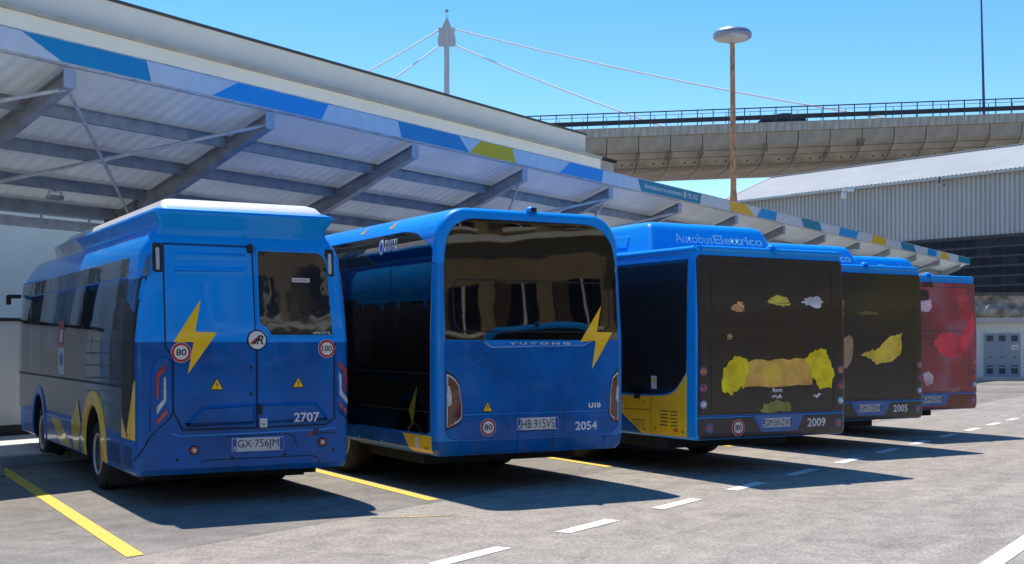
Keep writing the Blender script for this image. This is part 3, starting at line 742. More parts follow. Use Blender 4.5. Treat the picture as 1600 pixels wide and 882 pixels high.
# white mesh fence along the kerb, left of the frame (seen mirrored in the first bus)
t = row_empty('mesh_fence', 'white wire mesh fence panels along the kerb left of the first bus', 'fence', 0, 15.6, .125)
bm = bmesh.new(); z = 0.1
while z < 1.75: box(bm, -22, 10.7, -.006, .006, z, z+.022); z += .19
q = -22
while q < 10.7: box(bm, q, q+.008, -.0045, .0045, .08, 1.75); q += .14
obj('wire_mesh', bm, M['wire'], t)
for i in range(13): obj('post', bbox(-22+i*2.70-.03, -22+i*2.55+.03, .01, .07, 0, 1.85, 0), M['wire'], t)

# ------------------------------------------------------------------- viaduct
VX0, VX1 = -46., 122.; GR = .037; VY = 112.
def vz(x): return 20.8+GR*(x-6.6)
vt = thing('viaduct', 'curved-sided concrete road viaduct crossing behind the depot', 'viaduct', (0, VY, 0))
prof = [(0, 0), (0, -.80), (.12, -.82)]
for k in range(9):
    u = k/8; prof.append((.15+3.3*u**1.9, -.86-2.45*(u**.62)))
prof += [(3.62, -3.30), (3.72, -3.42), (4.6, -3.50), (11.4, -3.50), (12.6, -3.30)]
for k in range(5):
    u = 1-k/4; prof.append((16-.15-3.0*u**1.9, -.86-2.45*(u**.62)))
prof += [(16, -.80), (16, 0), (15.6, 0), (15.6, -.6), (.4, -.6), (.4, 0)]
def extr(pr, x0, x1, z_of):
    bm = bmesh.new(); A = [bm.verts.new((x0, y, z_of(x0)+z)) for y, z in pr]; B = [bm.verts.new((x1, y, z_of(x1)+z)) for y, z in pr]; k = len(pr)
    for i in range(k): bm.faces.new((A[i], A[(i+1) % k], B[(i+1) % k], B[i]))
    bm.faces.new(A); bm.faces.new(B[::-1]); bmesh.ops.recalc_face_normals(bm, faces=bm.faces); return bm
gird = prof[2:]   # web, soffit
SEG = 2.87
web = [p for p in prof if p[1] <= -.6 or p in ((.4, 0),)]
girder = prof[1:]
girder = [(.02, -.80)]+prof[2:-6]+[(15.98, -.80), (15.6, -.6), (.4, -.6)]
dz0 = lambda x: GR*x
gme = finish(extr(girder, .045, SEG-.045, dz0), M['concrete'], 28)
x = VX0
while x < VX1:
    link('girder_segment', gme, vt, (x, 0, vz(x))); x += SEG
core = [(y+(.05 if y < 8 else -.05), z+.04) for y, z in girder[:-2]]+[(15.5, -.65), (.5, -.65)]
obj('joint_core', extr(core, VX0, VX1, vz), M['cjoint'], vt)
PS = 4.31; pme2 = finish(extr([(-.08, .02), (-.08, -.80), (.40, -.80), (.40, .02)], .012, PS-.012, dz0), M['concrete2'])
x = VX0
while x < VX1: link('parapet_panel', pme2, vt, (x, 0, vz(x))); x += PS
obj('parapet_far', extr([(15.62, .02), (15.62, -.80), (16.1, -.80), (16.1, .02)], VX0, VX1, vz), M['concrete2'], vt)
bm = bmesh.new(); x = VX0+.8
while x < VX1:
    for dx in (.75, 1.65):
        u = .80; y = .15+3.3*u**1.9; z = vz(x+dx)-.86-2.45*(u**.62)
        tube(bm, (x+dx, y-.05, z-.02), (x+dx, y+.3, z+.1), .11, n=10)
    x += SEG
stuff(obj('drain_hole', bm, M['cjoint'], vt))
# longitudinal formwork lines
bm = bmesh.new()
for u in (.38, .62, .97):
    y = .15+3.3*u**1.9; z = -.86-2.45*(u**.62)
    bar(bm, (VX0, y-.005, vz(VX0)+z), (VX1, y-.005, vz(VX1)+z), .05, .035)
obj('formwork_line', bm, M['cjoint'], vt)
# stains under joints
bm = bmesh.new(); rr = random.Random(3)
x = VX0
while x < VX1:
    if rr.random() < .5:
        wv = rr.uniform(.12, .5); f0 = rr.uniform(.1, .55); f1 = f0+rr.uniform(.25, .45); prev = None
        for k in range(8):
            u = f0+(f1-f0)*k/7; y = .15+3.3*u**1.9-.012; z = vz(x)-.86-2.45*(u**.62)-.012; ww = wv*rr.uniform(.5, 1.1)
            cur = (bm.verts.new((x-ww, y, z)), bm.verts.new((x+ww*.6, y, z)))
            if prev: bm.faces.new((prev[0], prev[1], cur[1], cur[0]))
            prev = cur
    x += SEG
stuff(obj('damp_stain', bm, mat('damp_stain_film', (.19, .165, .14), .9, var=.3, scale=1.5), vt))
for px_ in (-12, 44, 100):
    bm = bmesh.new(); box(bm, px_-1.2, px_+1.2, 5.5, 10.5, -.2, vz(px_)-3.49); obj('pier', bm, M['concrete'], vt)
# railing on the parapet
rt = thing('viaduct_railing', 'dark blue-grey railing with thick guard rail along the viaduct edge', 'railing', (0, VY, 0))
RX0, RX1 = -20, 70
for zz, r_ in ((1.36, .05), (1.05, .022)):
    bm = bmesh.new(); bar(bm, (RX0, .1, vz(RX0)+zz), (RX1, .1, vz(RX1)+zz), r_*1.6, r_*2); obj('rail', bm, M['rail'], rt)
bm = bmesh.new(); 
for k in range(3): bar(bm, (RX0, .42, vz(RX0)+.42+k*.14), (RX1, .42, vz(RX1)+.42+k*.14), .08, .125)
bar(bm, (RX0, .46, vz(RX0)+.56), (RX1, .46, vz(RX1)+.56), .03, .42)
obj('guard_rail', bm, M['grail'], rt)
pm = finish(bbox(-.04, .04, .06, .14, 0, 1.42, 0), M['rail'])
bm = bmesh.new(); bar(bm, (-.10, .45, .0), (0, .45, .6), .05, .05); bar(bm, (0, .45, .6), (0, .45, 1.05), .05, .05); pm3 = finish(bm, M['rail'])
x = RX0
while x < RX1: 
    link('post', pm, rt, (x, 0, vz(x))); x += 1.41
x = RX0+.6
while x < RX1: link('guard_post', pm3, rt, (x, 0, vz(x))); x += 2.15
# dark car on the viaduct
ct = thing('car', 'low dark car driving on the viaduct behind the guard rail', 'car', (24.6, VY+2.2, vz(24.6)-.58))
ct.rotation_euler = (0, -math.atan(GR), 0)
sec = [(-2.2, .35), (-2.25, .75), (-2.0, 1.0), (-1.2, 1.12), (-.75, 1.42), (.1, 1.55), (.8, 1.52), (1.5, 1.18), (2.1, 1.08), (2.2, .7), (2.15, .35)]
def carbody(sec, w0, w1):
    bm = bmesh.new(); rings = []
    for fy, s_ in ((-.85, .93), (-.78, 1), (.78, 1), (.85, .93)):
        rings.append([bm.verts.new((x_, fy*(1 if z_ < 1.13 else .82), .35+(z_-.35)*s_)) for x_, z_ in sec])
    k_ = len(sec)
    for a, b_ in zip(rings, rings[1:]):
        for i in range(k_): bm.faces.new((a[i], a[(i+1) % k_], b_[(i+1) % k_], b_[i]))
    bm.faces.new(rings[0]); bm.faces.new(rings[-1][::-1]); bmesh.ops.recalc_face_normals(bm, faces=bm.faces); return bm
obj('body', carbody(sec, 0, 0), M['car'], ct, (0, 0, .12), smooth=40)
for sgn in (-1, 1):
    bm = bmesh.new(); 
    vs = [bm.verts.new((x_, sgn*.72, z_+.12)) for x_, z_ in ((-1.05, 1.14), (-.62, 1.40), (.1, 1.49), (.72, 1.46), (1.25, 1.18))]; bm.faces.new(vs)
    obj('side_window', bm, M['glassk'], ct)
    for x_ in (-1.4, 1.4):
        bm = bmesh.new(); lathe(bm, [(.2, -.1), (.31, -.1), (.33, 0), (.31, .1), (.2, .1)], 'y', 20); obj('wheel', bm, M['rubber'], ct, (x_, sgn*.74, .38), smooth=40)
# lamp on the viaduct
lt = thing('viaduct_street_lamp', 'tall thin blue-grey street lamp standing on the viaduct at upper right', 'street lamp', (42.6, VY+.62, vz(42.6)))
bm = bmesh.new(); tube(bm, (0, 0, -.2), (-.28, 0, 11.6), .13, .07, 12); obj('pole', bm, M['lpole'], lt, smooth=40)
bm = bmesh.new(); tube(bm, (-.28, 0, 11.0), (-1.0, 0, 11.35), .04, .04, 8); obj('arm', bm, M['lpole'], lt, smooth=40)
bm = bmesh.new(); lathe(bm, [(0, -.02), (.28, 0), (.32, .05), (.2, .14), (0, .17)], 'z', 20); obj('lamp_head', bm, M['lamp'], lt, (-1.05, 0, 11.22), smooth=40)

# ------------------------------------------------------------------- cable-stayed pylon
PY = 260.
def pp(u, v, Y=PY): return Vector(((u-800)/1950*Y, Y, 1.7+(535-v)/1950*Y))
pt = thing('cable_mast', 'white cable-stay mast with pointed cap rising above the building roof', 'mast', (pp(698, 535).x, PY, 0))
ztop = pp(698, 36).z; zb0 = pp(698, 73).z; zb1 = pp(698, 44).z
bm = bmesh.new(); tube(bm, (0, 0, 0), (0, 0, ztop), .62, .56, 16); obj('column', bm, M['pylon'], pt, smooth=40)
bm = bmesh.new()
for s_ in (-1, 1):
    hp = [(0, zb0), (1.75, zb0), (1.85, zb0+.6), (1.9, zb0+1.4), (1.62, zb0+2.6), (1.75, zb1-.3), (1.75, zb1), (1.0, zb1+.0), (.5, zb1+1.2), (0, zb1+1.2)]
    A = [bm.verts.new((s_*x_, -.18, z_)) for x_, z_ in hp]; B = [bm.verts.new((s_*x_, .18, z_)) for x_, z_ in hp]; k_ = len(hp)
    for i in range(k_): bm.faces.new((A[i], A[(i+1) % k_], B[(i+1) % k_], B[i]))
    bm.faces.new(A); bm.faces.new(B[::-1])
bmesh.ops.recalc_face_normals(bm, faces=bm.faces); obj('anchor_plate', bm, M['pylon'], pt)
bm = bmesh.new(); lathe(bm, [(.62, ztop-.3), (.58, ztop+.25), (.12, ztop+.95), (.05, ztop+2.0), (.05, ztop+2.2)], 'z', 16); obj('cap', bm, M['pylon'], pt, smooth=40)
bm = bmesh.new(); lathe(bm, [(0, 0), (.35, .1), (.42, .35), (.3, .6), (0, .7)], 'z', 14); obj('beacon', bm, M['lamp'], pt, (0, 0, ztop+2.15), smooth=40)
def cable(u0, v0, u1, v1, Y1, label, ext=1.0):
    a = pp(u0, v0); b_ = pp(u1, v1, Y1); b_ = a+(b_-a)*ext
    bm = bmesh.new(); n = 14; prev = None
    for k_ in range(n):
        t0, t1 = k_/n, (k_+1)/n
        P_ = lambda t: a.lerp(b_, t)-Vector((0, 0, 4*t*(1-t)*1.2*((b_-a).length/100)**1.2))
        tube(bm, P_(t0), P_(t1), .18, n=8, cap=(k_ in (0, n-1)))
    tag(obj('stay_cable', bm, M['cable'], smooth=50), label, 'cable', 'stay cables of the mast')
cable(711, 46, 1265, 160, 230, 'long upper stay cable running right from the mast to the viaduct', 1.2)
cable(711, 71, 1010, 186, 235, 'lower stay cable running right from the mast behind the viaduct', 1.2)
cable(686, 47, 583, 106, 250, 'upper stay cable falling left from the mast behind the roof', 1.6)
cable(686, 72, 620, 118, 250, 'lower stay cable falling left from the mast behind the roof', 1.6)

# ------------------------------------------------------------------- rusty lamp post
LY = 52.; lx = (1148-800)/1950*LY
lt = thing('mushroom_lamp', 'rusty lamp post with a round grey disc lamp head above the canopy', 'street lamp', (lx, LY, 0))
lh = 1.7+(535-66)/1950*LY
bm = bmesh.new()
tube(bm, (0, 0, 0), (-.05, 0, 7.8), .17, .15, 16); tube(bm, (-.05, 0, 7.8), (-.10, 0, lh), .125, .10, 16); tube(bm, (-.05, 0, 7.6), (-.05, 0, 8.0), .16, .13, 16)
obj('pole', bm, M['rust'], lt, smooth=40)
bm = bmesh.new(); lathe(bm, [(.35, .02), (.70, .10), (.80, .20), (.80, .34), (.70, .47), (.4, .56), (0, .60)], 'z', 40); obj('lamp_hood', bm, M['lamp'], lt, (-.10, 0, lh), smooth=50)
bm = bmesh.new(); lathe(bm, [(0, -.06), (.16, -.05), (.38, .02), (.69, .098), (.69, .12), (0, .12)], 'z', 40); obj('lamp_dish', bm, M['lampu'], lt, (-.10, 0, lh), smooth=50)

# ------------------------------------------------------------------- warehouse
WR = math.atan2(-.783, .622)
wt = thing('warehouse', 'large white metal-roofed warehouse with grey corrugated cladding at right', 'building', (15.2, 87., 0), WR)
WL = 62.
def slope(y): return 11.62+2.0*(y/5.1)
def roofz(y, up=0): 
    return (11.62+2.0*y/5.1+up) if y <= 5.1 else (13.62-2.0*(y-5.1)/5.1+up)
bm = bmesh.new(); n = int(WL/.28); cols = []
for i in range(n*4+1):
    x_ = -.5+i*.07; dz = (0, .05, .05, 0)[i % 4]
    cols.append([bm.verts.new((x_, y_, roofz(y_)+dz)) for y_ in (-.45, 5.1, 10.65)])
for a, b_ in zip(cols, cols[1:]):
    for j in range(2): bm.faces.new((a[j], b_[j], b_[j+1], a[j+1]))
obj('roof', bm, M['wroof'], wt)
bm = bmesh.new(); box(bm, -.55, WL, -.60, -.42, roofz(-.45)-.16, roofz(-.45)-.02); obj('gutter', bm, M['wwall'], wt)
bm = bmesh.new(); bar(bm, (-.52, -.45, roofz(-.45)-.02), (-.52, 5.1, roofz(5.1)-.02), .08, .22); bar(bm, (-.52, 5.1, roofz(5.1)-.02), (-.52, 10.65, roofz(10.65)-.02), .08, .22); obj('verge_trim', bm, M['wroof'], wt)
bm = bmesh.new(); bar(bm, (-.5, 5.1, roofz(5.1)+.06), (WL, 5.1, roofz(5.1)+.06), .35, .05); obj('ridge_cap', bm, M['wroof'], wt)
# corrugated cladding
bm = bmesh.new(); x_ = 0; prev = None; i = 0
while x_ < WL:
    y_ = (0, -.10, -.10, 0)[i % 4]; cur = (bm.verts.new((x_, y_, 7.85)), bm.verts.new((x_, y_, 11.40)))
    if prev: bm.faces.new((prev[0], cur[0], cur[1], prev[1]))
    prev = cur; x_ += .055 if i % 2 == 0 else .095; i += 1
obj('cladding', bm, M['wwall'], wt)
bm = bmesh.new(); box(bm, 0, WL, .02, 10.2, 4.3, 11.35); obj('core_wall', bm, M['wwall'], wt)
bm = bmesh.new(); box(bm, 0, WL, .0, 10.2, -.2, 4.3); obj('base_wall', bm, M['rock'], wt)
bm = bmesh.new(); box(bm, -.02, WL, -.09, .01, 7.76, 7.85); obj('cladding_sill', bm, M['wmull'], wt)
# dark glazing: individual panes where they show, the rest joined
PW, PH = .82, .50; zr0 = 4.42; rows_ = 6
bm = bmesh.new(); box(bm, 0, WL, -.005, .018, 4.3, 7.76); obj('glazing_backing', bm, M['wmull'], wt)
pmes = [finish(bbox(.03, PW-.03, -.03, -.006, .03, PH-.03, 0), m_) for m_ in (M['wglass'], mat('dark_factory_glass_b', (.012, .014, .02), .45, var=.5, spec=.15), mat('dark_factory_glass_c', (.024, .026, .034), .45, var=.4, spec=.15))]
pane_n = 0; rr = random.Random(5); rest = bmesh.new()
for i in range(int(WL/PW)):
    for j in range(rows_):
        z_ = zr0+j*.55+(.02 if j > 2 else 0)
        if 11 <= i*PW <= 28:
            link('window_pane', pmes[rr.choice((0, 0, 1, 2))], wt, (i*PW, 0, z_)); pane_n += 1
        else: box(rest, i*PW+.03, i*PW+PW-.03, -.03, -.006, z_+.03, z_+PH-.03)
stuff(obj('window_pane_row', rest, M['wglass'], wt))
bm = bmesh.new(); box(bm, 0, WL, -.06, -.031, zr0+1.62, zr0+1.70); obj('transom', bm, M['wmull'], wt)
# lamp hung under the eave
t = thing('eave_lamp', 'small grey lamp fixed below the warehouse gutter', 'lamp', tuple(wt.matrix_basis @ Vector((16.3, -.65, 11.1))) if False else (0, 0, 0))
bpy.context.view_layer.update()
t.location = wt.matrix_world @ Vector((16.9, -.62, 11.0)); t.rotation_euler = (0, 0, WR)
obj('head', bbox(-.12, .22, -.12, .12, -.12, .02, .04), M['lamp'], t, smooth=40); bm = bmesh.new(); bar(bm, (-.1, 0, 0), (-.1, 0, .4), .05, .05); obj('bracket', bm, M['wmull'], t)
# slim lamp post in front of the cladding
LY2 = 66.; t = thing('yard_lamp_post', 'slim grey yard lamp post with boxy head in front of the cladding', 'street lamp', ((1324-800)/1950*LY2, LY2, 0))
h_ = 1.7+(535-300)/1950*LY2
bm = bmesh.new(); tube(bm, (0, 0, 0), (-.02, 0, h_), .09, .06, 10); obj('pole', bm, M['lamp'], t, smooth=40)
bm = bbox(-.25, .33, -.16, .16, 0, .24, .07); obj('lamp_head', bm, M['galv'], t, (0, 0, h_), smooth=40)
bm = bbox(-.28, -.06, -.1, .1, -.35, -.03, .04); obj('camera_box', bm, M['galv'], t, (0, 0, h_), smooth=40)
# rough stone retaining wall
t = thing('stone_retaining_wall', 'weathered pale stone retaining wall under the dark glazing at right', 'wall', (19.0, 63.5, 0), rad(-6))
bm = bmesh.new(); nx, nz = 150, 22; W_ = 40.
import mathutils.noise as mn
g = []
for i in range(nx+1):
    colv = []
    for j in range(nz+1):
        x_, z_ = W_*i/nx, 4.05*j/nz
        d = mn.fractal(Vector((x_*.9, z_*1.6, 3.)), 1., 2., 5)*.45+(.22*math.sin(z_*7+x_*.8) if j else 0)*.5
        colv.append(bm.verts.new((x_, -d, z_ if j < nz else 4.05+.06*mn.noise(Vector((x_, 0, 9.))))))
    g.append(colv)
for i in range(nx):
    for j in range(nz): bm.faces.new((g[i][j], g[i+1][j], g[i+1][j+1], g[i][j+1]))
for i in range(nx):
    a, b_ = g[i][nz], g[i+1][nz]; c_ = bm.verts.new((b_.co.x, 4, b_.co.z)); d_ = bm.verts.new((a.co.x, 4, a.co.z)); bm.faces.new((a, b_, c_, d_))
obj('stone_face', bm, M['rock'], t, smooth=60)
obj('top_rail', bbox(-.1, 40, -.3, .1, 4.12, 4.2, 0), M['coping'], t)
# kiosk
KY = 56.
t = thing('transformer_kiosk', 'small off-white flat-roofed kiosk with grey metal doors at right edge', 'kiosk', (19.0, KY, 0))
obj('wall', bbox(0, 14, 0, 5, 0, 2.56, .01), M['kiosk'], t)
obj('roof', bbox(-.2, 14.2, -.25, 5.2, 2.565, 2.78, .02), M['wroof'], t)
obj('plinth', bbox(-.4, 14.4, -.6, 0-.003, 0, .14, .01), M['pave'], t)
bm = bmesh.new(); lathe(bm, [(0, -.14), (.10, -.12), (.11, 0)], 'y', 14, (4.65, 0, 2.30)); obj('wall_lamp', bm, M['dark'], t, smooth=40)
DX = 2.15
obj('door_frame', bbox(DX-.06, DX+1.70, -.03, -.003, .13, 2.14, .005), M['kiosk'], t)
dm = finish(bbox(0, .54, -.05, -.032, .16, 2.10, .006), M['door']); vm = finish(bbox(.12, .42, -.056, -.051, 0, .26, .004), M['vent']); hm = finish(bbox(.24, .34, -.07, -.051, 1.05, 1.09, .004), M['dark'])
for i in range(3):
    x_ = DX+i*.555; d_ = link('door', dm, t, (x_, 0, 0))
    link('vent', vm, d_, (0, 0, 1.74)); link('vent', vm, d_, (0, 0, .28)); link('handle', hm, d_, (0, 0, -.05))
    bm = bmesh.new(); box(bm, .12, .42, -.055, -.051, .60, .66); obj('slot', bm, M['vent'], d_)
    if i == 2:
        bm = bmesh.new(); box(bm, .13, .45, -.0565, -.0515, 1.35, 1.58); s_ = obj('sticker', bm, M['signwhite'], d_)
        patch('blue_symbol', rpoly([(.17, 1.47), (.22, 1.43), (.36, 1.43), (.41, 1.50), (.34, 1.47), (.24, 1.47)], .01), M['stickerb'], s_, plane((0, -.0565, 0), (1, 0, 0), (0, 0, 1), (0, -1, 0)), .002, bev=0)
t2 = tag(obj('red_notice', bbox(0, .34, -.02, 0, 0, .30, .004), M['signwhite'], loc=(19.0+DX+1.80, KY-.004, 1.05)), 'red and white square notice on the kiosk wall right of the doors', 'notice')
patch('red_print', rect(.05, .29, .08, .24), M['signred'], t2, plane((0, -.02, 0), (1, 0, 0), (0, 0, 1), (0, -1, 0)), .002, bev=0)

# ------------------------------------------------------------------- buildings across the road (seen only as reflections)
t = row_empty('apartment_block', 'tan apartment block with dark windows across the road, mirrored in the bus glass', 'building', 0, -22)
bm = bmesh.new(); box(bm, -45, 75, -12, 0, -.2, 15.5); obj('wall', bm, M['tan'], t)
bm = bmesh.new(); box(bm, -45.3, 75.3, -12.3, .35, 15.5, 15.9)
for z_ in (4.3, 8.0, 11.7): box(bm, -45, 75, .001, .25, z_, z_+.22)
obj('cornice', bm, M['plaster'], t)
wm = finish(bbox(0, 1.0, -.3, .02, 0, 1.7, 0), M['wglass']); sm = finish(bbox(-.12, 1.12, .0, .12, -.12, -.001, 0), M['plaster']); hm = finish(bbox(-.55, -.02, .0, .05, 0, 1.7, 0), mat('brown_shutter', (.10, .06, .035), .7)); cm = finish(bbox(.46, .54, .022, .05, 0, 1.7, 0), M['plaster'])
for i in range(54):
    for j in range(4):
        o = link('window', wm, t, (-43+i*2.15, .02, 1.1+j*3.7)); link('sill', sm, o); link('shutter', hm, o); link('mullion', cm, o)
for i in range(14):
    o = obj('balcony', bbox(0, 2.6, .02, .9, 0, .14, 0), M['plaster'], t, (-40+i*8.1, 0, 4.6+3.7*(i % 3)))
    bm = bmesh.new()
    for k in range(18): box(bm, k*.15, k*.15+.02, .84, .86, .14, 1.1)
    box(bm, 0, 2.6, .83, .87, 1.1, 1.15); obj('balcony_rail', bm, M['dark'], o)

# =================================================================== BUSES
# ------------------------------------------------------------------- bus 1: short blue bus with roof pod
def make_bus_one():
    W, L = 2.3, 8.0
    root = bus_root((-3.79, 12.57), W, L, 'short blue electric bus with white-topped roof pod and fleet number 2707, leftmost in the row', 'short_bus')
    hw = [(.30, 1.10), (.36, 1.135), (.5, 1.15), (1.70, 1.15), (2.0, 1.135), (2.62, 1.085), (2.75, 1.02), (2.92, .90)]
    yr = [(.30, .06), (.40, .0), (1.70, .0), (2.72, .10), (2.92, .16)]
    S = Shell(W, L, .34, 2.93, hw, yr, rc=.085, rs=.06, ry=.04, levels=(1.70, .36, 2.62, 2.75))
    body = obj('body', S.body(), [M['blue'], M['dblue'], M['inter']], root)
    setmat_below(body, 1.70, 1)
    boolean(body, cbox(W, L, .09, W-.09, .45, L-.12, .62, 2.42), M['inter'])
    # openings: rear window, side windows, windscreen
    boolean(body, prism_y(rpoly([(1.31, 1.84), (2.07, 1.84), (2.03, 2.60), (1.30, 2.62)], .04), W, L, -.3, .6), M['inter'])
    for y0, y1, z0 in ((.72, 1.75, 1.28), (1.87, 2.60, 1.28), (2.72, 3.12, 1.28), (3.22, 4.36, 1.28), (4.5, 5.9, 1.28), (6.0, 7.6, 1.28)):
        boolean(body, prism_x(rect(y0, y1, z0, 2.30), W, L, -.2, .3), M['inter'])
        boolean(body, prism_x(rect(y0, y1, z0, 2.30), W, L, W-.3, W+.2), M['inter'])
    boolean(body, prism_y(rect(.15, W-.15, 1.15, 2.5), W, L, L-.5, L+.3), M['inter'])
    for y in (2.10, 6.02):
        for lf in (True, False): boolean(body, arch_cutter(W, L, y, .49, .96, left=lf), M['under'])
    smooth_sharp(body, 24)
    R_, Lf, Rt = S.mapper('rear'), S.mapper('left'), S.mapper('right')
    ub = cbox(W, L, .2, W-.2, .5, L-.3, .24, .50); obj('underbody', ub, M['under'], root)
    bm = bmesh.new(); box(bm, -W/2+.02, -W/2+.33, -L/2+1.38, -L/2+1.40, .12, .48); obj('mudflap', bm, M['rubber'], root)
    bm = bmesh.new(); box(bm, W/2-.33, W/2-.02, -L/2+1.38, -L/2+1.40, .12, .48); obj('mudflap', bm, M['rubber'], root)
    for y in (2.10, 6.02):
        wheel(root, -W/2+.17, y-L/2, .41, .26, -1); wheel(root, W/2-.17, y-L/2, .41, .26, 1)
    # roof pod
    def ring(z, x0, x1, y0, y1, r): return rrect(x0-W/2, x1-W/2, y0-L/2, y1-L/2, r, z, 6)
    rings = [ring(2.60, .20, W-.20, .20, 6.15, .06), ring(2.86, .22, W-.22, .11, 6.05, .06), ring(2.895, .235, W-.235, .075, 6.0, .06), ring(2.93, .235, W-.235, .055, 5.95, .06), ring(3.0, .19, W-.19, -.01, 5.85, .06),
             ring(3.035, .175, W-.175, -.03, 5.8, .06), ring(3.06, .185, W-.185, -.02, 5.75, .06), ring(3.115, .30, W-.30, .14, 5.6, .06)]
    obj('roof_pod', loft(rings), M['blue'], root, smooth=25)
    rings = [ring(3.085, .265, W-.265, .08, 5.62, .06), ring(3.105, .275, W-.275, .10, 5.6, .06), ring(3.165, .31, W-.31, .16, 5.5, .08), ring(3.195, .37, W-.37, .26, 5.4, .09), ring(3.205, .55, W-.55, .6, 5.0, .2)]
    obj('roof_pod_lid', loft(rings), M['white'], root, smooth=30)
    # pale forward end of the pod
    rings = [ring(2.60, .19, W-.19, 3.9, 6.17, .06), ring(2.90, .225, W-.225, 4.0, 6.03, .06), ring(3.0, .18, W-.18, 4.1, 5.87, .06), ring(3.04, .165, W-.165, 4.2, 5.82, .06), ring(3.09, .24, W-.24, 4.3, 5.7, .06)]
    obj('pod_front_cover', loft(rings), M['silver'], root, smooth=25)
    # rear doors as raised panels
    DO = rpoly([(.298, 2.70), (.298, 1.66), (.375, 1.545), (.380, .995), (.475, .802), (1.250, .802), (1.250, 2.70)], [.02, .05, .05, .05, .05, .01, .01])
    up = [p for p in [(.298, 2.705), (.298, 1.703), (1.247, 1.703), (1.222, 2.705)]]
    d1 = patch('rear_door', up, M['blue'], root, R_, .008, .008)
    lo = [(.298, 1.697), (.298, 1.66), (.375, 1.545), (.380, .995), (.475, .802), (1.248, .802), (1.248, 1.697)]
    d1b = patch('lower_door_panel', rpoly(lo, [0, .03, .03, .03, .03, 0, 0]), M['dblue'], root, R_, .008, .008)
    lo2 = [(1.262, 1.697), (1.262, .802), (2.02, .815), (2.10, .87), (2.118, 1.0), (2.118, 1.697)]
    d2b = patch('lower_door_panel', rpoly(lo2, [0, 0, .03, .03, .03, 0]), M['dblue'], root, R_, .008, .008)
    SUBr = R_
    # pressed louvres on the left door
    for z in (2.49, 2.64): 
        for k in range(1):
            patch('pressed_louvre', [(.37, z-.085), (1.165, z-.075), (1.165, z), (.425, z-.005)], M['blue'], d1, SUBr, .024, .03, .008)
    # crease of the lower doors
    patch('pressed_recess', rpoly([(.47, .835), (1.235, .835), (1.235, 1.055), (.76, 1.05), (.65, 1.02)], .02), M['dblue'], d1b, SUBr, .030, .035, .008)
    patch('pressed_recess', rpoly([(1.275, .835), (2.06, .85), (1.92, 1.06), (1.275, 1.06)], .02), M['dblue'], d2b, SUBr, .030, .035, .008)
    gaps([[(1.255, .80), (1.255, 1.62)], [(1.238, 1.83), (1.232, 2.71)], [(.293, 2.71), (.293, 1.66), (.37, 1.545), (.373, .995), (.47, .796), (1.25, .796), (2.03, .808), (2.11, .86)],
          [(.293, 2.712), (1.24, 2.712)], [(.0, .50), (.15, .75), (.345, .93), (.37, .98)], [(2.125, .86), (2.128, 1.0), (2.34, .80)], [(2.125, 1.0), (2.125, 1.70)]], R_, root, .012, .0092)
    gaps([[(.62, .365), (.66, .45), (.72, .478), (1.85, .478), (1.92, .46), (1.96, .40)]], R_, root, .010)
    patch('tow_hatch', rect(1.12, 1.42, .375, .455, .02), M['dblue'], root, R_, .004, .004)
    # rear window
    wf = patch('rear_window_frame', rpoly([(1.262, 2.695), (1.995, 2.695), (2.085, 2.60), (2.135, 1.752), (1.395, 1.752), (1.38, 1.80), (1.335, 1.84), (1.262, 1.865)], [.03, .05, .05, .03, .03, .03, .03, .03]), M['blue'], root, R_, .010, .006)
    patch('rear_window', rpoly([(1.285, 2.672), (1.985, 2.672), (2.06, 2.59), (2.108, 1.772), (1.41, 1.772), (1.395, 1.815), (1.35, 1.86), (1.285, 1.89)], [.03, .05, .05, .03, .03, .03, .03, .03]), M['glassk'], root, R_, .014, .006)
    win = root.children[-1]
    # cut a see-through pane in the black glass
    bmx = prism_y(rpoly([(1.335, 1.89), (2.045, 1.90), (2.01, 2.345), (1.335, 2.345)], .03), W, L, -.1, .4)
    win.location = (0, 0, 0); boolean(win, bmx, M['ink']); boolean(wf, prism_y(rpoly([(1.335, 1.89), (2.045, 1.90), (2.01, 2.345), (1.335, 2.345)], .03), W, L, -.1, .4), M['ink'])
    patch('window_pane', rpoly([(1.33, 1.885), (2.05, 1.895), (2.015, 2.35), (1.33, 2.35)], .03), M['glass1'], root, R_, .009, bev=0)
    patch('warning_label', rect(1.66, 1.86, 2.345, 2.39), M['plate'], root, R_, .0165, bev=0)
    text('label_lettering', 'USCITA DI SICUREZZA', 1.675, 1.845, 2.357, 2.378, M['signred'], root, R_, .018, bold=.02)
    text('mirrored_lettering', 'elettra', 1.88, 2.08, 1.785, 1.825, M['galv'], root, R_, .0155, bold=.01)  # grey letters painted for text mirrored in the window, wording guessed
    # emblem disc
    o = patch('maker_emblem', circ(1.256, 1.722, .112), M['gap'], root, R_, .013, bev=.004)
    patch('white_disc', circ(1.256, 1.722, .094), M['signwhite'], o, R_, .0145, bev=0)
    text('letter', 'R', 1.245, 1.325, 1.675, 1.772, M['ink'], o, R_, .016, bold=.02, shear=.3)
    patch('red_flash', [(1.178, 1.69), (1.27, 1.765), (1.285, 1.765), (1.23, 1.70), (1.19, 1.672)], M['signred'], o, R_, .0155, bev=0)
    patch('black_flash', [(1.20, 1.672), (1.285, 1.765), (1.30, 1.765), (1.24, 1.685)], M['ink'], o, R_, .0165, bev=0)
    # marker lamps
    for a0, a1, nm in ((.213, .258, 'l'), (2.078, 2.122, 'r')):
        dx = .0 if nm == 'l' else -.0
        o = patch('marker_lamp', rect(a0-.028, a1+.028, 2.415, 2.72, .03), M['black'], root, R_, .010, .006)
        patch('lens', rect(a0-.002, a1+.002, 2.435, 2.675, .02), M['whitelens'], o, R_, .020, .008)
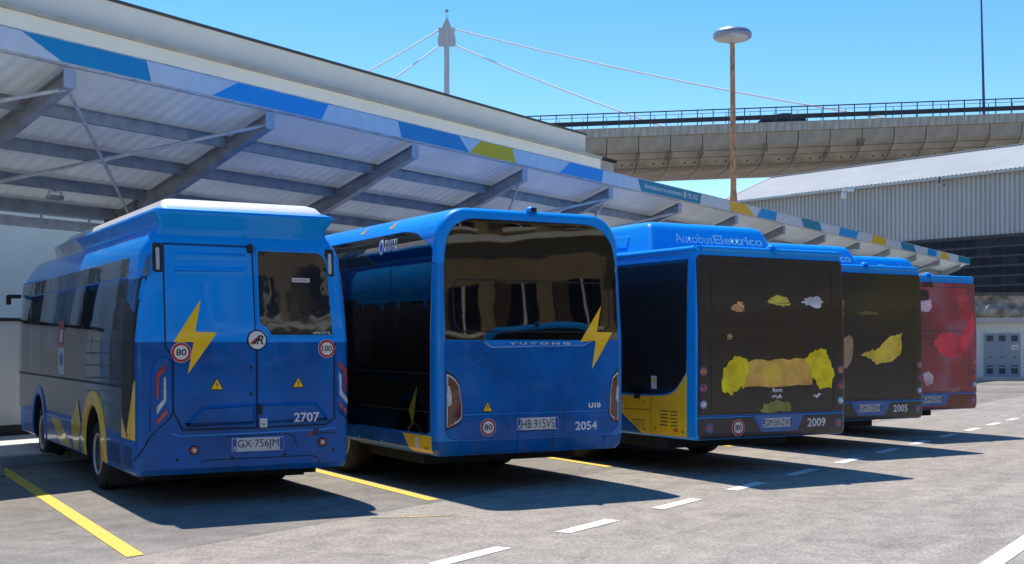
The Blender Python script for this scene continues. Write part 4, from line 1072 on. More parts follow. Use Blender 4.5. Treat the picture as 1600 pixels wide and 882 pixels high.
    patch('rear_camera', rpoly([(1.175, 2.64), (1.235, 2.64), (1.24, 2.72), (1.20, 2.74), (1.17, 2.72)], .02), M['black'], root, R_, .055, .008)
    # bolt, stickers, signs
    bolt(root, R_, [(.668, 2.143), (.602, 1.806), (.829, 1.80), (.523, 1.371), (.582, 1.700), (.375, 1.700)], .0105)
    speed_sign(root, R_, .455, 1.595, .108, '80', .009); speed_sign(root, R_, 2.035, 1.63, .102, '100', .009)
    warn(root, R_, .825, 1.20, .155); warn(root, R_, 1.71, 1.21, .145)
    for a, z in ((1.19, 1.435), (1.195, 1.155)): patch('door_lock', circ(a, z, .022, 12), M['ink'], root, R_, .012, .004)
    patch('door_handle', rpoly([(1.27, .93), (1.30, .93), (1.315, .96), (1.315, 1.03), (1.27, 1.05)], .008), M['ink'], root, R_, .036, .004)
    o = patch('small_notice', rect(1.278, 1.36, .80, .895, .004), M['plate'], root, R_, .0325, bev=0)
    text('notice_lettering', '2707', 1.30, 1.34, .82, .84, M['ink'], o, R_, .034)
    text('fleet_number', '2707', 1.655, 1.942, .845, .945, M['numwhite'], root, R_, .034, bold=.022)
    o = plate(root, R_, .985, 1.552, .548, .695, 'GX·756JM', .004)
    gaps([[(.93, .715), (1.60, .72), (1.66, .70), (1.70, .60)]], R_, root, .010)
    # lamp clusters
    for pts_h, reds, wh, lw in (
        ([(.227, 1.56), (.314, 1.56), (.366, 1.474), (.372, .997), (.342, .92), (.168, .756), (.125, .818), (.150, 1.414)],
         [(.198, 1.378), (.299, 1.485), (.299, 1.418), (.235, 1.351), (.224, 1.125), (.198, 1.125)],
         [(.273, 1.335), (.301, 1.351), (.304, 1.102), (.217, .97), (.205, .97), (.205, 1.042), (.273, 1.123)],
         [(.309, 1.024), (.319, .972), (.212, .857), (.201, .909)]),
        ([(2.140, 1.56), (2.144, 1.026), (2.275, .84), (2.29, 1.30), (2.20, 1.56)],
         [(2.165, 1.505), (2.262, 1.402), (2.268, 1.162), (2.244, 1.162), (2.228, 1.369), (2.165, 1.44)],
         [(2.168, 1.381), (2.202, 1.347), (2.208, 1.169), (2.272, 1.078), (2.272, 1.017), (2.180, 1.125)],
         [(2.170, 1.058), (2.268, .956), (2.268, .905), (2.170, 1.014)])):
        o = patch('tail_lamp', rpoly(pts_h, .02), M['dblue'], root, R_, .012, .012)
        patch('red_lens', reds, M['redlens'], o, R_, .022, .004, .006); patch('clear_lens', wh, M['whitelens'], o, R_, .022, .004, .006); patch('red_reflector', lw, M['redlens'], o, R_, .022, .004, .006)
    for a, z in ((.59, .585), (1.985, .618)):
        o = patch('fog_lamp', circ(a, z, .052, 20), M['ink'], root, R_, .008, .004); patch('red_ring', circ(a, z, .042, 20), M['redlens'], o, R_, .014, .006); patch('lens', circ(a, z, .022, 14), M['signwhite'], o, R_, .018, .003)
    for a, z in ((.418, .495), (.99, .485), (1.56, .50), (2.11, .53)): patch('parking_sensor', circ(a, z, .018, 12), M['ink'], root, R_, .004, .002)
    # maker badge
    patch('badge_flash', [(1.80, .69), (1.88, .75), (1.90, .75), (1.86, .69)], M['signred'], root, R_, .003, bev=0)
    text('badge_letter', 'R', 1.865, 1.945, .69, .765, M['ink'], root, R_, .003, bold=.02, shear=.3)
    text('badge_lettering', 'Rampini', 1.965, 2.14, .70, .735, M['ink'], root, R_, .003)
    gaps([[(.36, .765), (.45, .735), (1.2, .74), (2.0, .755), (2.14, .77)]], R_, root, .012, .001, 'pressed_line', M['blue'])
    # ---- left side
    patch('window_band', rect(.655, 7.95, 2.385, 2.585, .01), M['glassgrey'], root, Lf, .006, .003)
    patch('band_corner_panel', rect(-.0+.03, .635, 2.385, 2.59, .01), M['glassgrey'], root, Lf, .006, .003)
    patch('side_glass', rect(.66, 7.9, 1.245, 2.375, .01), M['glass1'], root, Lf, .007, bev=0)
    patch('roof_gutter', rect(.05, 7.9, 2.592, 2.612), M['blue'], root, Lf, .018, .004)
    for y0, y1 in ((1.75, 1.87), (2.60, 2.72), (3.12, 3.22), (4.36, 4.5), (5.9, 6.0)):
        patch('window_pillar', rect(y0, y1, 1.25, 2.37), M['black'], root, Lf, .003, bev=0)
    patch('sill_rail', rect(.66, 7.9, 1.222, 1.25), M['black'], root, Lf, .014, .004)
    lowp = [(.66, .73), (1.46, .73)]+[(2.10+.60*math.cos(t), .47+.60*math.sin(t)) for t in [math.pi-(math.pi-.0)*k/16 for k in range(16, -1, -1)] if .47+.60*math.sin(t) > .70][::-1]
    def over_arch(y, r, n=18, z0=.47, zmin=.70):
        pts = [(y-r*math.cos(math.pi*k/n), z0+r*math.sin(math.pi*k/n)) for k in range(n+1)]
        return [p for p in pts if p[1] >= zmin]
    poly = [(.66, 1.222), (.66, .72)]+over_arch(2.10, .60)+over_arch(6.02, .60)+[(7.9, .70), (7.9, 1.222)]
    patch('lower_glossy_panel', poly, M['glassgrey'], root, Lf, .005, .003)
    # wheel arch flares
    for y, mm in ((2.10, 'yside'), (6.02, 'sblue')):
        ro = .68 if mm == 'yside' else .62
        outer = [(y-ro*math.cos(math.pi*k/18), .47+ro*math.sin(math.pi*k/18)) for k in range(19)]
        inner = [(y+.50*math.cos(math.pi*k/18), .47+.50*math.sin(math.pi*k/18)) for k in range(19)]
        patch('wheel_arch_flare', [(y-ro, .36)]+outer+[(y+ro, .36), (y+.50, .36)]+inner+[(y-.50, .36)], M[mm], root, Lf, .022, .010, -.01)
    # skirt panels
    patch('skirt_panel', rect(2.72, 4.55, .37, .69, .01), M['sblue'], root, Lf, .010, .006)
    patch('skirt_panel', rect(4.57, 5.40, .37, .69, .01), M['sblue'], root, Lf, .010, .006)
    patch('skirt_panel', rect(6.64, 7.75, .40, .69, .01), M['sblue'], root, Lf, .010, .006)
    patch('skirt_trim', rect(2.72, 5.40, .695, .722), M['chrome'], root, Lf, .012, .004)
    patch('yellow_triangle', [(4.95, .69), (4.3, .375), (3.45, .375), (4.30, .69)], M['yside'], root, Lf, .0115, bev=0)
    patch('yellow_triangle', [(3.05, 1.0), (3.50, .72), (3.30, .375), (3.05, .375), (2.85, .72)], M['yside'], root, Lf, .0125, bev=0)
    patch('vent_panel', rect(.62, 1.40, .37, .69, .01), M['dblue'], root, Lf, .008, .006)
    patch('vent_panel', rect(.06, .58, .37, .69, .01), M['dblue'], root, Lf, .008, .006)
    for y0, y1 in ((.72, 1.28), (.14, .50)):
        y = y0
        while y < y1: 
            patch('vent_slot', rect(y, y+.035, .41, .63), M['gap'], root, Lf, .0095, bev=0); y += .075
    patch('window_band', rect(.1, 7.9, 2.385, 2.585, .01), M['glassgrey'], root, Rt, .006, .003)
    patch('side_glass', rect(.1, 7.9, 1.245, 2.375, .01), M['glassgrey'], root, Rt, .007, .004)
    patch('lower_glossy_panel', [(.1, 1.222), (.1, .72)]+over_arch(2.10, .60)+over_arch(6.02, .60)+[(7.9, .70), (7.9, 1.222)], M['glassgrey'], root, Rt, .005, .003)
    # slatted rear quarter panel
    q = patch('quarter_panel', [(.06, 2.375), (.64, 2.375), (.64, .95), (.40, .73), (.06, 1.30)], M['grille'], root, Lf, .005, .003)
    y = .09
    bm = bmesh.new(); 
    while y < .62:
        zb = 1.30-(y-.06)*(.57/.34) if y < .40 else .73+(y-.40)*(.22/.24)
        strip(bm, dense([(y, zb+.03), (y, 2.35)], .04), .016, Lf, .016); y += .037
    obj('slat', bm, M['dark'], q)['kind'] = 'stuff'
    patch('yellow_quarter', [(.055, 1.32), (.41, .74), (.62, .90), (.62, .70), (.055, .70)], M['yside'], root, Lf, .007, .003)
    patch('side_marker', circ(.36, .74, .03, 12), M['redlens'], root, Lf, .015, .005)
    # posters on the glass
    patch('safety_poster', rect(4.05, 4.42, 1.66, 1.98), M['signred'], root, Lf, .009, bev=0); patch('poster_print', rect(4.12, 4.30, 1.70, 1.86), M['plate'], root, Lf, .0105, bev=0)
    o = patch('info_poster', rect(3.98, 4.42, 1.28, 1.62), M['plate'], root, Lf, .009, bev=0); patch('blue_disc', circ(4.2, 1.48, .13, 16, .09), M['plateblue'], o, Lf, .0105, bev=0)
    # mirror
    bm = bbox(-.30, -.10, -.04, .04, .05, .11, .02); obj('mirror_arm', bm, M['black'], root, (-W/2+.12, L/2-.1, 2.33), smooth=40)
    bm = bbox(-.32, -.25, -.04, .05, -.05, .10, .02); obj('mirror', bm, M['black'], root, (-W/2+.12, L/2-.1, 2.33), smooth=40)
    # front windscreen and interior
    bm = bmesh.new(); box(bm, -W/2+.16, W/2-.16, L/2-.14, L/2-.13, 1.16, 2.5); obj('windscreen', bm, M['glass1'], root)
    for s_, y in ((-.75, 1.9), (-.3, 1.9), (.75, 1.9), (-.75, 3.0), (.75, 3.0), (-.75, 4.1), (.8, 4.6), (-.75, 6.6)):
        link('passenger_seat', SEAT, root, (s_, y-L/2, .62))
    for s_, y in ((-.45, 2.6), (.45, 3.4), (-.45, 4.9), (.4, 5.3)):
        bm = bmesh.new(); tube(bm, (s_, y-L/2, .63), (s_, y-L/2, 2.41), .018, n=8); obj('grab_pole', bm, M['pole'], root)
    return root
bus1 = make_bus_one()

# ------------------------------------------------------------------- bus 2
def make_bus_two(C0=(-.825, 13.75)):
    W, L = 2.5, 10.5
    root = bus_root(C0, W, L, 'tall blue electric bus with large dark rear window and fleet number 2054, second from left', 'tall_bus')
    hw = [(.42, 1.19), (.50, 1.245), (.6, 1.25), (1.8, 1.25), (2.9, 1.215), (3.25, 1.19)]
    yr = [(.42, .06), (.50, .02), (.6, .0), (1.7, .0), (3.05, .07), (3.25, .09)]
    S = Shell(W, L, .43, 3.22, hw, yr, rc=.10, rs=.36, ry=.07, levels=(.71, 2.58, 3.0))
    body = obj('body', S.body(), [M['blue'], M['mblue'], M['inter'], M['dblue']], root)
    setmat_below(body, .60, 3); setmat_below(body, 2.58, 1)
    boolean(body, cbox(W, L, .10, W-.10, .6, L-.15, .75, 2.85), M['inter'])
    boolean(body, prism_y(rpoly([(.22, 1.90), (2.28, 1.90), (2.24, 2.70), (.26, 2.70)], .08), W, L, -.3, .9), M['inter'])
    for y0, y1 in ((.35, 1.25), (1.35, 2.6), (2.75, 4.2), (4.35, 5.8), (5.95, 7.4), (7.55, 9.6)):
        boolean(body, prism_x(rect(y0, y1, 1.42, 2.62), W, L, -.2, .35), M['inter']); boolean(body, prism_x(rect(y0, y1, 1.42, 2.62), W, L, W-.35, W+.2), M['inter'])
    boolean(body, prism_y(rect(.15, W-.15, 1.2, 2.8), W, L, L-.6, L+.3), M['inter'])
    for y in (2.9, 8.3):
        for lf in (True, False): boolean(body, arch_cutter(W, L, y, .56, 1.06, left=lf), M['under'])
    smooth_sharp(body, 24)
    R_, Lf = S.mapper('rear'), S.mapper('left')
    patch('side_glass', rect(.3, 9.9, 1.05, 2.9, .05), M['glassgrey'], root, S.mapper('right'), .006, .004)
    obj('underbody', cbox(W, L, .22, W-.22, .8, L-.3, .28, .60), M['under'], root)
    for y in (2.9, 8.3): wheel(root, -W/2+.17, y-L/2, .47, .28, -1); wheel(root, W/2-.17, y-L/2, .47, .28, 1)
    # rear glass
    hole = rpoly([(.24, 1.92), (2.26, 1.92), (2.22, 2.68), (.28, 2.68)], .08)
    g = patch('rear_window', rpoly([(.092, 1.722), (2.405, 1.722), (2.395, 2.55), (2.36, 2.86), (2.24, 3.02), (2.05, 3.098), (.43, 3.098), (.25, 3.02), (.135, 2.86), (.100, 2.55)], [.0, .0, .1, .15, .12, .12, .12, .12, .15, .1]), M['glass2b'], root, R_, .004, .006, -.002)
    for pl in ([(.10, 1.73), (2.40, 1.73), (2.40, 1.90), (.10, 1.90)], [(.10, 1.90), (.22, 1.90), (.26, 2.70), (.11, 2.70)], [(2.28, 1.90), (2.40, 1.90), (2.39, 2.70), (2.24, 2.70)], [(.12, 2.70), (2.38, 2.70), (2.34, 2.87), (2.22, 3.01), (2.05, 3.085), (.44, 3.085), (.26, 3.01), (.15, 2.87)]):
        patch('blackout_band', pl, M['blackout'], root, R_, .0012, bev=0)
    patch('lower_rear_panel', rpoly([(.088, .895), (2.408, .895), (2.408, 1.712), (2.05, 1.712), (1.915, 1.648), (.665, 1.628), (.545, 1.712), (.088, 1.712)], [0, 0, 0, .03, .03, .03, .03, 0]), M['dblue'], root, R_, .010, .008)
    patch('boot_lid', rpoly([(.088, .700), (.165, .615), (.30, .605), (2.20, .605), (2.33, .62), (2.408, .71), (2.408, .882), (.088, .882)], [.03, .05, .03, .03, .05, .03, 0, 0]), M['dblue'], root, R_, .010, .008)
    patch('bumper', rpoly([(.055, .46), (.29, .455), (2.21, .455), (2.45, .46), (2.45, .60), (2.21, .592), (.29, .592), (.055, .60)], .02), M['dblue'], root, R_, .008, .008)
    gaps([[(.29, .455), (.29, .60)], [(2.20, .455), (2.20, .60)], [(1.02, .455), (1.02, .68), (1.50, .685), (1.50, .455)]], R_, root, .008, .0105)
    gaps([[(.0, 2.58), (.098, 2.58)], [(2.40, 2.58), (2.5, 2.58)], [(.0, .89), (.088, .89)]], R_, root, .010)
    patch('chrome_strip', rpoly([(.535, 1.716), (.66, 1.632), (1.92, 1.652), (2.06, 1.716), (1.985, 1.716), (1.90, 1.678), (.685, 1.660), (.60, 1.716)], .006), M['chrome'], root, R_, .018, .006)
    text('maker_lettering', 'Y U T O N G', .90, 1.72, 1.672, 1.70, M['galv'], root, R_, .012, bold=.03)
    gaps([[(.22, 1.90), (.20, 2.30), (.26, 2.40), (2.22, 2.40), (2.29, 2.30), (2.28, 1.90), (2.20, 1.82), (.30, 1.82), (.22, 1.90)]], R_, root, .016, .0055, 'window_seal')
    # tail lamps
    for h, inn, mir in (([(.094, 1.397), (.204, 1.336), (.27, 1.251), (.312, .996), (.312, .826), (.26, .777), (.094, .711)], [(.112, 1.24), (.145, 1.21), (.170, 1.118), (.168, .999), (.112, .984)], 0),
                      ([(2.405, 1.399), (2.31, 1.311), (2.275, 1.11), (2.262, .856), (2.29, .783), (2.405, .725)], [(2.395, 1.234), (2.362, 1.162), (2.35, 1.016), (2.395, .96)], 1)):
        o = patch('tail_lamp', rpoly(h, .03), M['ink'], root, R_, .014, .006)
        c = sum((Vector(p) for p in h), Vector((0, 0)))/len(h)
        sh = lambda k, pts=h, c=c: [tuple(c+(Vector(p)-c)*k) for p in pts]
        patch('outer_lens', rpoly(sh(.90), .03), M['whitelens'], o, R_, .018, .004, .010)
        patch('smoked_lens', rpoly(sh(.82), .03), M['smoke'], o, R_, .026, .012, .012)
        patch('clear_lens', rpoly(inn, .01), M['whitelens'], o, R_, .030, .005, .02)
        x0 = .12 if not mir else 2.30
        patch('red_reflector', rpoly([(x0, .76), (x0+.08, .775+.02*(1-mir)), (x0+.08, .81), (x0, .79)], .004), M['redlens'], o, R_, .029, .003, .02)
    bolt(root, R_, [(2.168, 2.133), (2.096, 1.821), (2.314, 1.815), (2.024, 1.382), (2.078, 1.708), (1.862, 1.708)], .012)
    speed_sign(root, R_, .633, .741, .103, '80', .011); warn(root, R_, .625, .915, .14)
    plate(root, R_, 1.005, 1.560, .692, .835, 'HB·915VS', .010)
    gaps([[(.80, .878), (.86, .80), (.90, .70)], [(1.66, .878), (1.62, .70)]], R_, root, .008, .0105)
    text('fleet_number', '2054', 1.79, 2.095, .668, .770, M['numwhite'], root, R_, .013, bold=.022)
    text('model_lettering', 'U10', 1.975, 2.145, .925, .985, M['numwhite'], root, R_, .013, bold=.05)
    # beacon camera
    bm = bmesh.new(); lathe(bm, [(.075, 0), (.07, .03), (.045, .06), (0, .07)], 'z', 16); obj('roof_beacon', bm, M['blue'], root, (.02, -L/2+.13, 3.205), smooth=50)
    bm = bbox(-.03, .03, -.09, -.03, 0, .05, .012); obj('rear_camera', bm, M['black'], root, (.02, -L/2+.13, 3.205))
    # side
    sg = patch('side_glass', rpoly([(.17, .668), (9.9, .64), (9.9, 2.965), (1.0, 3.0), (.62, 2.955), (.17, 2.76)], [.10, .02, .02, .05, .1, .08]), M['glass2b'], root, Lf, .004, .005, -.002)
    wins = ((.35, 1.25), (1.35, 2.6), (2.75, 4.2), (4.35, 5.8), (5.95, 7.4), (7.55, 9.6))
    patch('blackout_band', [(.19, .69), (9.88, .66), (9.88, 1.42), (.19, 1.42)], M['blackout'], root, Lf, .0012, bev=0)
    patch('blackout_band', [(.20, 2.62), (9.88, 2.62), (9.88, 2.95), (1.0, 2.98), (.64, 2.94), (.20, 2.75)], M['blackout'], root, Lf, .0012, bev=0)
    xs = [.19]+[v for w_ in wins for v in w_]+[9.88]
    for k in range(0, len(xs), 2): patch('blackout_pillar', rect(xs[k], xs[k+1], 1.42, 2.62), M['blackout'], root, Lf, .0012, bev=0)
    gaps([[(.17, 1.35), (9.9, 1.35)], [(.17, .92), (2.2, .92)], [(1.30, .68), (1.30, 2.98)], [(2.68, .68), (2.68, 2.95)], [(4.3, .68), (4.3, 2.95)]], Lf, root, .014, .006, 'glazing_joint')
    patch('skirt_panel', rpoly([(.12, .46), (.9, .45), (9.9, .45), (9.9, .63), (.12, .655)], 0), M['dblue'], root, Lf, .008, .006)
    patch('yellow_triangle', [(.125, .655), (.89, .650), (.69, .455), (.125, .462)], M['yside'], root, Lf, .0105, bev=0)
    patch('yellow_triangle', [(.74, .92), (.50, 1.22), (.62, .74)], mat('painted_yellow_reflection', (.20, .15, .01), .3), root, Lf, .0065, bev=0)  # dim triangle painted on the glass as a reflection of the yellow livery
    o = patch('info_sticker', rect(.46, .55, .50, .62), M['plate'], root, Lf, .012, bev=0); patch('yellow_symbol', [(.475, .565), (.535, .565), (.505, .61)], M['yellow'], o, Lf, .0135, bev=0)
    text('small_lettering', 'ADBLUE', .20, .33, .50, .525, M['signred'], root, Lf, .012, flip=True)
    patch('side_handle', rect(1.5, 1.53, .50, .53), M['chrome'], root, Lf, .014, .004)
    patch('side_handle', rect(2.2, 2.23, .50, .53), M['chrome'], root, Lf, .014, .004)
    # operator logo: oval and two lines of lettering (reads left to right from outside)
    o = patch('operator_logo', circ(1.60, 2.85, .075, 20, .095), M['numwhite'], root, Lf, .007, bev=0)
    patch('logo_stroke', circ(1.60, 2.85, .03, 14, .065), M['plateblue'], o, Lf, .0085, bev=0)
    text('logo_lettering', 'TRIESTE', 1.13, 1.51, 2.865, 2.925, M['numwhite'], root, Lf, .007, flip=True)
    text('logo_lettering', 'TRASPORTI', 1.13, 1.51, 2.785, 2.845, M['numwhite'], root, Lf, .007, bold=.03, flip=True)
    for y in (1.50, 2.40): 
        o = patch('yellow_sticker', [(y-.07, 3.07), (y+.07, 3.07), (y-.01, 3.165)], M['yellow'], root, Lf, .004, bev=0)
        patch('flash_symbol', [(y-.02, 3.085), (y+.01, 3.085), (y, 3.13)], M['ink'], o, Lf, .0055, bev=0)
    gaps([[(.55, 3.0), (.52, 3.2)], [(2.0, 3.0), (2.0, 3.2)]], Lf, root, .008)
    bm = bmesh.new(); box(bm, -W/2+.16, W/2-.16, L/2-.2, L/2-.19, 1.2, 2.8); obj('windscreen', bm, M['glass2b'], root)
    for s_, y in ((-.9, 1.5), (-.45, 1.5), (.45, 1.5), (.9, 1.5), (-.9, 2.4), (.9, 2.4), (-.9, 4.6), (-.9, 5.5), (.9, 5.0)):
        link('passenger_seat', SEAT, root, (s_, y-L/2, .95))
    for s_, y in ((-.45, 2.0), (.45, 3.0), (-.45, 5.9), (.4, 6.3)):
        bm = bmesh.new(); tube(bm, (s_, y-L/2, .76), (s_, y-L/2, 2.84), .018, n=8); obj('grab_pole', bm, M['pole'], root)
    bm = bbox(-.25, .25, -.04, .04, -.2, .2, .02); obj('display_screen', bm, M['galv'], root, (-.7, 1.2-L/2+1.6, 2.05))
    return root
M['glass2b'] = thin_glass('dark_gloss_glass', (.34, .36, .38), 1.75, .09, (1, .97, .90))
bus2 = make_bus_two()

# ------------------------------------------------------------------- buses 3, 4, 5: same model, different wraps
def jag(pts, amp, n=4, seed=0):
    r = random.Random(seed); out = []
    for i, p in enumerate(pts):
        a = Vector(p); b = Vector(pts[(i+1) % len(pts)])
        for k in range(n):
            q = a.lerp(b, k/n); out.append((q.x+r.uniform(-amp, amp), q.y+r.uniform(-amp, amp)))
    return out
def make_wrap_bus(C0, label, wrapm, num, plt, blobs, front=False, lowm=None):
    W, L = 2.5, 11.0
    root = bus_root(C0, W, L, label, 'wrapped_bus')
    hw = [(.42, 1.20), (.50, 1.245), (.6, 1.25), (1.8, 1.25), (2.78, 1.225), (2.95, 1.20)]
    yr = [(.42, .05), (.52, .0), (1.8, .0), (2.9, .035)]
    S = Shell(W, L, .47, 2.92, hw, yr, rc=.06, rs=.10, ry=.09, levels=(2.78,))
    body = obj('body', S.body(), [M['blue'], M['dblue'], M['inter']], root)
    for y in (2.9, 8.6):
        for lf in (True, False): boolean(body, arch_cutter(W, L, y, .56, 1.06, left=lf), M['under'])
    smooth_sharp(body, 24)
    R_, Lf = S.mapper('rear'), S.mapper('left')
    patch('side_glass', rect(.25, 9.9, 1.05, 2.7, .05), M['glassk'], root, S.mapper('right'), .006, .004)
    obj('underbody', cbox(W, L, .22, W-.22, .9, L-.3, .30, .60), M['under'], root)
    for y in (2.9, 8.6): wheel(root, -W/2+.17, y-L/2, .47, .28, -1); wheel(root, W/2-.17, y-L/2, .47, .28, 1)
    # roof hump
    def ring(z, i_, y0, y1, r=.12): return rrect(i_-W/2, W-i_-W/2, y0-L/2, y1-L/2, r, z, 6)
    rings = [ring(2.86, .13, 1.15, 8.2, .03), ring(3.0, .17, 1.22, 8.1, .07), ring(3.24, .245, 1.34, 8.0, .07), ring(3.28, .265, 1.365, 7.97, .07), ring(3.31, .295, 1.40, 7.93, .07), ring(3.335, .34, 1.46, 7.9, .07), ring(3.347, .40, 1.53, 7.82, .07), ring(3.355, .50, 1.65, 7.7, .07)]
    hp = obj('roof_hump', loft(rings), M['blue'], root, smooth=28)
    HS = plane((-W/2, 1.3-L/2, 3.1), (1, 0, 0), (0, .47, .88), (0, -.88, .47))
    HS = plane((-W/2, 1.212-L/2, 3.0), (1, 0, 0), (0, .10/.224, .2/.224), (0, -.2/.224, .10/.224))
    text('hump_lettering', 'Autobus', .60, 1.25, .055, .205, M['ltext'], hp, HS, .010, bold=.012)
    text('hump_lettering', 'Elettrico', 1.27, 2.14, .055, .205, M['ltext'], hp, HS, .010, bold=.03)
    HL = (lambda y, z, off: Vector((.17+(z-3.0)*.35-W/2-off*.95, y-L/2, z)), [], [])
    patch('hump_side_panel', rect(1.75, 3.4, 2.99, 3.17, .02), M['blue'], hp, HL, .015, .012)
    patch('yellow_sticker', [(2.3, 3.03), (2.45, 3.03), (2.36, 3.13)], M['yellow'], hp, HL, .018, bev=0)
    patch('hump_side_panel', rect(3.5, 5.4, 2.99, 3.17, .02), M['blue'], hp, HL, .015, .012)
    # rolled roof edge
    bm = bmesh.new(); tube(bm, (-W/2+.10, -L/2+.055, 2.875), (W/2-.10, -L/2+.055, 2.875), .042, n=14); 
    tube(bm, (-W/2+.055, -L/2+.09, 2.87), (-W/2+.055, L/2-.3, 2.87), .045, n=14); tube(bm, (W/2-.055, -L/2+.09, 2.87), (W/2-.055, L/2-.3, 2.87), .045, n=14)
    for sg in (-1, 1): lathe(bm, [(0, -.04), (.03, -.032), (.045, 0), (.03, .032), (0, .04)], 'z', 14, (sg*(W/2-.07), -L/2+.075, 2.873))
    obj('roof_edge_roll', bm, M['blue'], root, smooth=40)
    bm = bmesh.new(); lathe(bm, [(.07, 0), (.065, .025), (.04, .05), (0, .06)], 'z', 14, (.02, -L/2+.07, 2.91)); box(bm, -.02, .06, -L/2-.05, -L/2+.02, 2.85, 2.90); obj('rear_camera', bm, M['blue'], root, smooth=40)
    # rear wrap
    wp = patch('rear_advert_panel', rpoly([(.02, .755), (2.492, .755), (2.475, 2.74), (2.43, 2.785), (.06, 2.80), (.03, 2.76)], [.0, .0, .03, .03, .02, .02]), wrapm, root, R_, .012, .010)
    lw = patch('rear_bumper', rpoly([(.045, .476), (2.455, .476), (2.492, .56), (2.492, .745), (.02, .745), (.02, .56)], .02), lowm or wrapm, root, R_, .012, .010)
    gaps([[(.02, 1.75), (.20, 1.75)], [(2.30, 1.75), (2.49, 1.75)], [(.22, .84), (.22, 1.72), (.30, 1.76), (2.20, 1.76), (2.28, 1.72), (2.28, .84), (2.2, .80), (.33, .80), (.22, .84)]], R_, root, .007, .0138)
    gaps([[(.24, 1.95), (.24, 2.66), (.30, 2.70), (2.20, 2.70), (2.26, 2.66), (2.26, 1.95), (2.20, 1.91), (.30, 1.91), (.24, 1.95)]], R_, root, .006, .0138)
    gaps([[(.05, .775), (2.45, .775)]], R_, root, .014, .0135, 'panel_line', M['dblue'])
    rr = patch('plate_recess', rpoly([(.88, .775), (1.78, .775), (1.64, .535), (1.03, .535)], .02), M['sblue'], root, R_, .016, .010)
    plate(rr, R_, 1.035, 1.555, .600, .722, plt, .018)
    if num: text('fleet_number', num, 1.815, 2.135, .585, .70, M['numwhite'], root, R_, .0145, bold=.022)
    for s0 in (.10, 2.405):
        for z, mm in ((1.335, 'amber'), (1.125, 'redlens'), (.92, 'whitelens')):
            o = patch('rear_lamp', circ(s0, z, .062, 20), M['sblue'], root, R_, .016, .006); patch('lens', circ(s0, z, .048, 20), M[mm], o, R_, .030, .014, .014)
            patch('lens_ring', circ(s0, z, .020, 14), M['signwhite'] if mm == 'whitelens' else M[mm], o, R_, .034, .006, .03)
    for s0 in (.19, 2.36):
        o = patch('reflector_recess', circ(s0, .62, .066, 18), M['sblue'], root, R_, .0145, .004); patch('red_reflector', circ(s0-.005, .62, .042, 18), M['redlens'], o, R_, .024, .008, .012)
    if num == '2009': speed_sign(root, R_, .655, .614, .108, '80', .013)
    for (b_, mm, sd) in blobs:
        patch('printed_patch', jag(b_, .018, 5, sd), M2(mm), wp, R_, .0135+.001*(sd % 4), bev=0)
    # side
    patch('side_glass', rpoly([(.20, 2.755), (.20, 1.33), (.42, 1.10), (.62, 1.03), (.95, 1.012), (9.9, 1.0), (9.9, 2.755)], [.02, .02, .1, .1, .05, 0, 0]), M['glassk'], root, Lf, .006, .005)
    gaps([[(.2, 1.28), (9.9, 1.28)], [(1.0, 1.02), (1.0, 2.75)], [(2.6, 1.02), (2.6, 2.75)], [(.2, 2.05), (9.9, 2.05)]], Lf, root, .012, .0075, 'glazing_joint')
    patch('side_skirt', rpoly([(.20, 1.31), (.41, 1.085), (.61, 1.015), (.95, .998), (2.2, .985), (2.2, .49), (.20, .49)], [.0, .1, .1, .05, 0, 0, 0]), M['dblue'], root, Lf, .008, .006)
    ys = patch('yellow_side_panel', rpoly([(.20, 1.31), (.41, 1.085), (.61, 1.015), (.95, .998), (1.75, .99), (1.75, .80), (1.17, .495), (.20, .495)], [.0, .1, .1, .05, 0, 0, 0, 0]), M['yside'], root, Lf, .010, .004)
    gaps([[(.955, .99), (.955, .50)], [(.955, .815), (1.75, .80)]], Lf, root, .007, .0112)
    for i in range(5):
        for (y0, y1) in ((.375, .52), (.58, .75)): patch('louvre_slot', rect(y0, y1, .625+i*.045, .636+i*.045), M['gap'], root, Lf, .0125, bev=0)
    bm = bmesh.new()
    for i in range(6): strip(bm, [(1.12+i*.045, .55), (1.12+i*.045, .66)], .008, Lf, .0125)
    strip(bm, [(1.08, .67), (1.39, .67)], .008, Lf, .0125)
    obj('filler_vent', bm, M['gap'], root)
    patch('hinge', rect(1.20, 1.34, .945, 1.01, .02), M['gap'], root, Lf, .016, .004)
    patch('side_reflector', rect(.37, .47, .555, .60, .01), M['amber'], root, Lf, .015, .004)
    for y, z in ((1.62, .93), (1.10, .91), (.86, .575), (1.1, .545), (.27, .565)): patch('fastener', circ(y, z, .016, 10), M['gap'], root, Lf, .0125, bev=0)
    o = patch('info_sticker', rect(.83, .95, 1.09, 1.26), M['plate'], root, Lf, .009, bev=0); patch('yellow_symbol', [(.85, 1.18), (.93, 1.18), (.89, 1.25)], M['yellow'], o, Lf, .0105, bev=0)
    return root
_c = {}
def M2(c):
    k = 'print_%d_%d_%d' % tuple(int(v*1000) for v in c)
    if k not in _c: _c[k] = mat(k, c, .4, var=.35, scale=3.5, coat=.3)
    return _c[k]
w3 = wrap('dark_brown_advert_print', (.022, .015, .006), (.018, .017, .017), (.016, .017, .024), .8, 1.)
w4 = wrap('dark_olive_advert_print', (.034, .030, .007), (.020, .019, .016), (.013, .016, .024), .9, 4.)
w5 = wrap('dusky_red_advert_print', (.22, .06, .07), (.36, .05, .07), (.36, .14, .18), 1.1, 7.)
lw3 = mat('dark_grey_bumper_wrap', (.038, .036, .036), .4, coat=.2, var=.2)
lw5 = mat('dark_red_bumper', (.20, .04, .035), .4, coat=.2, var=.3)
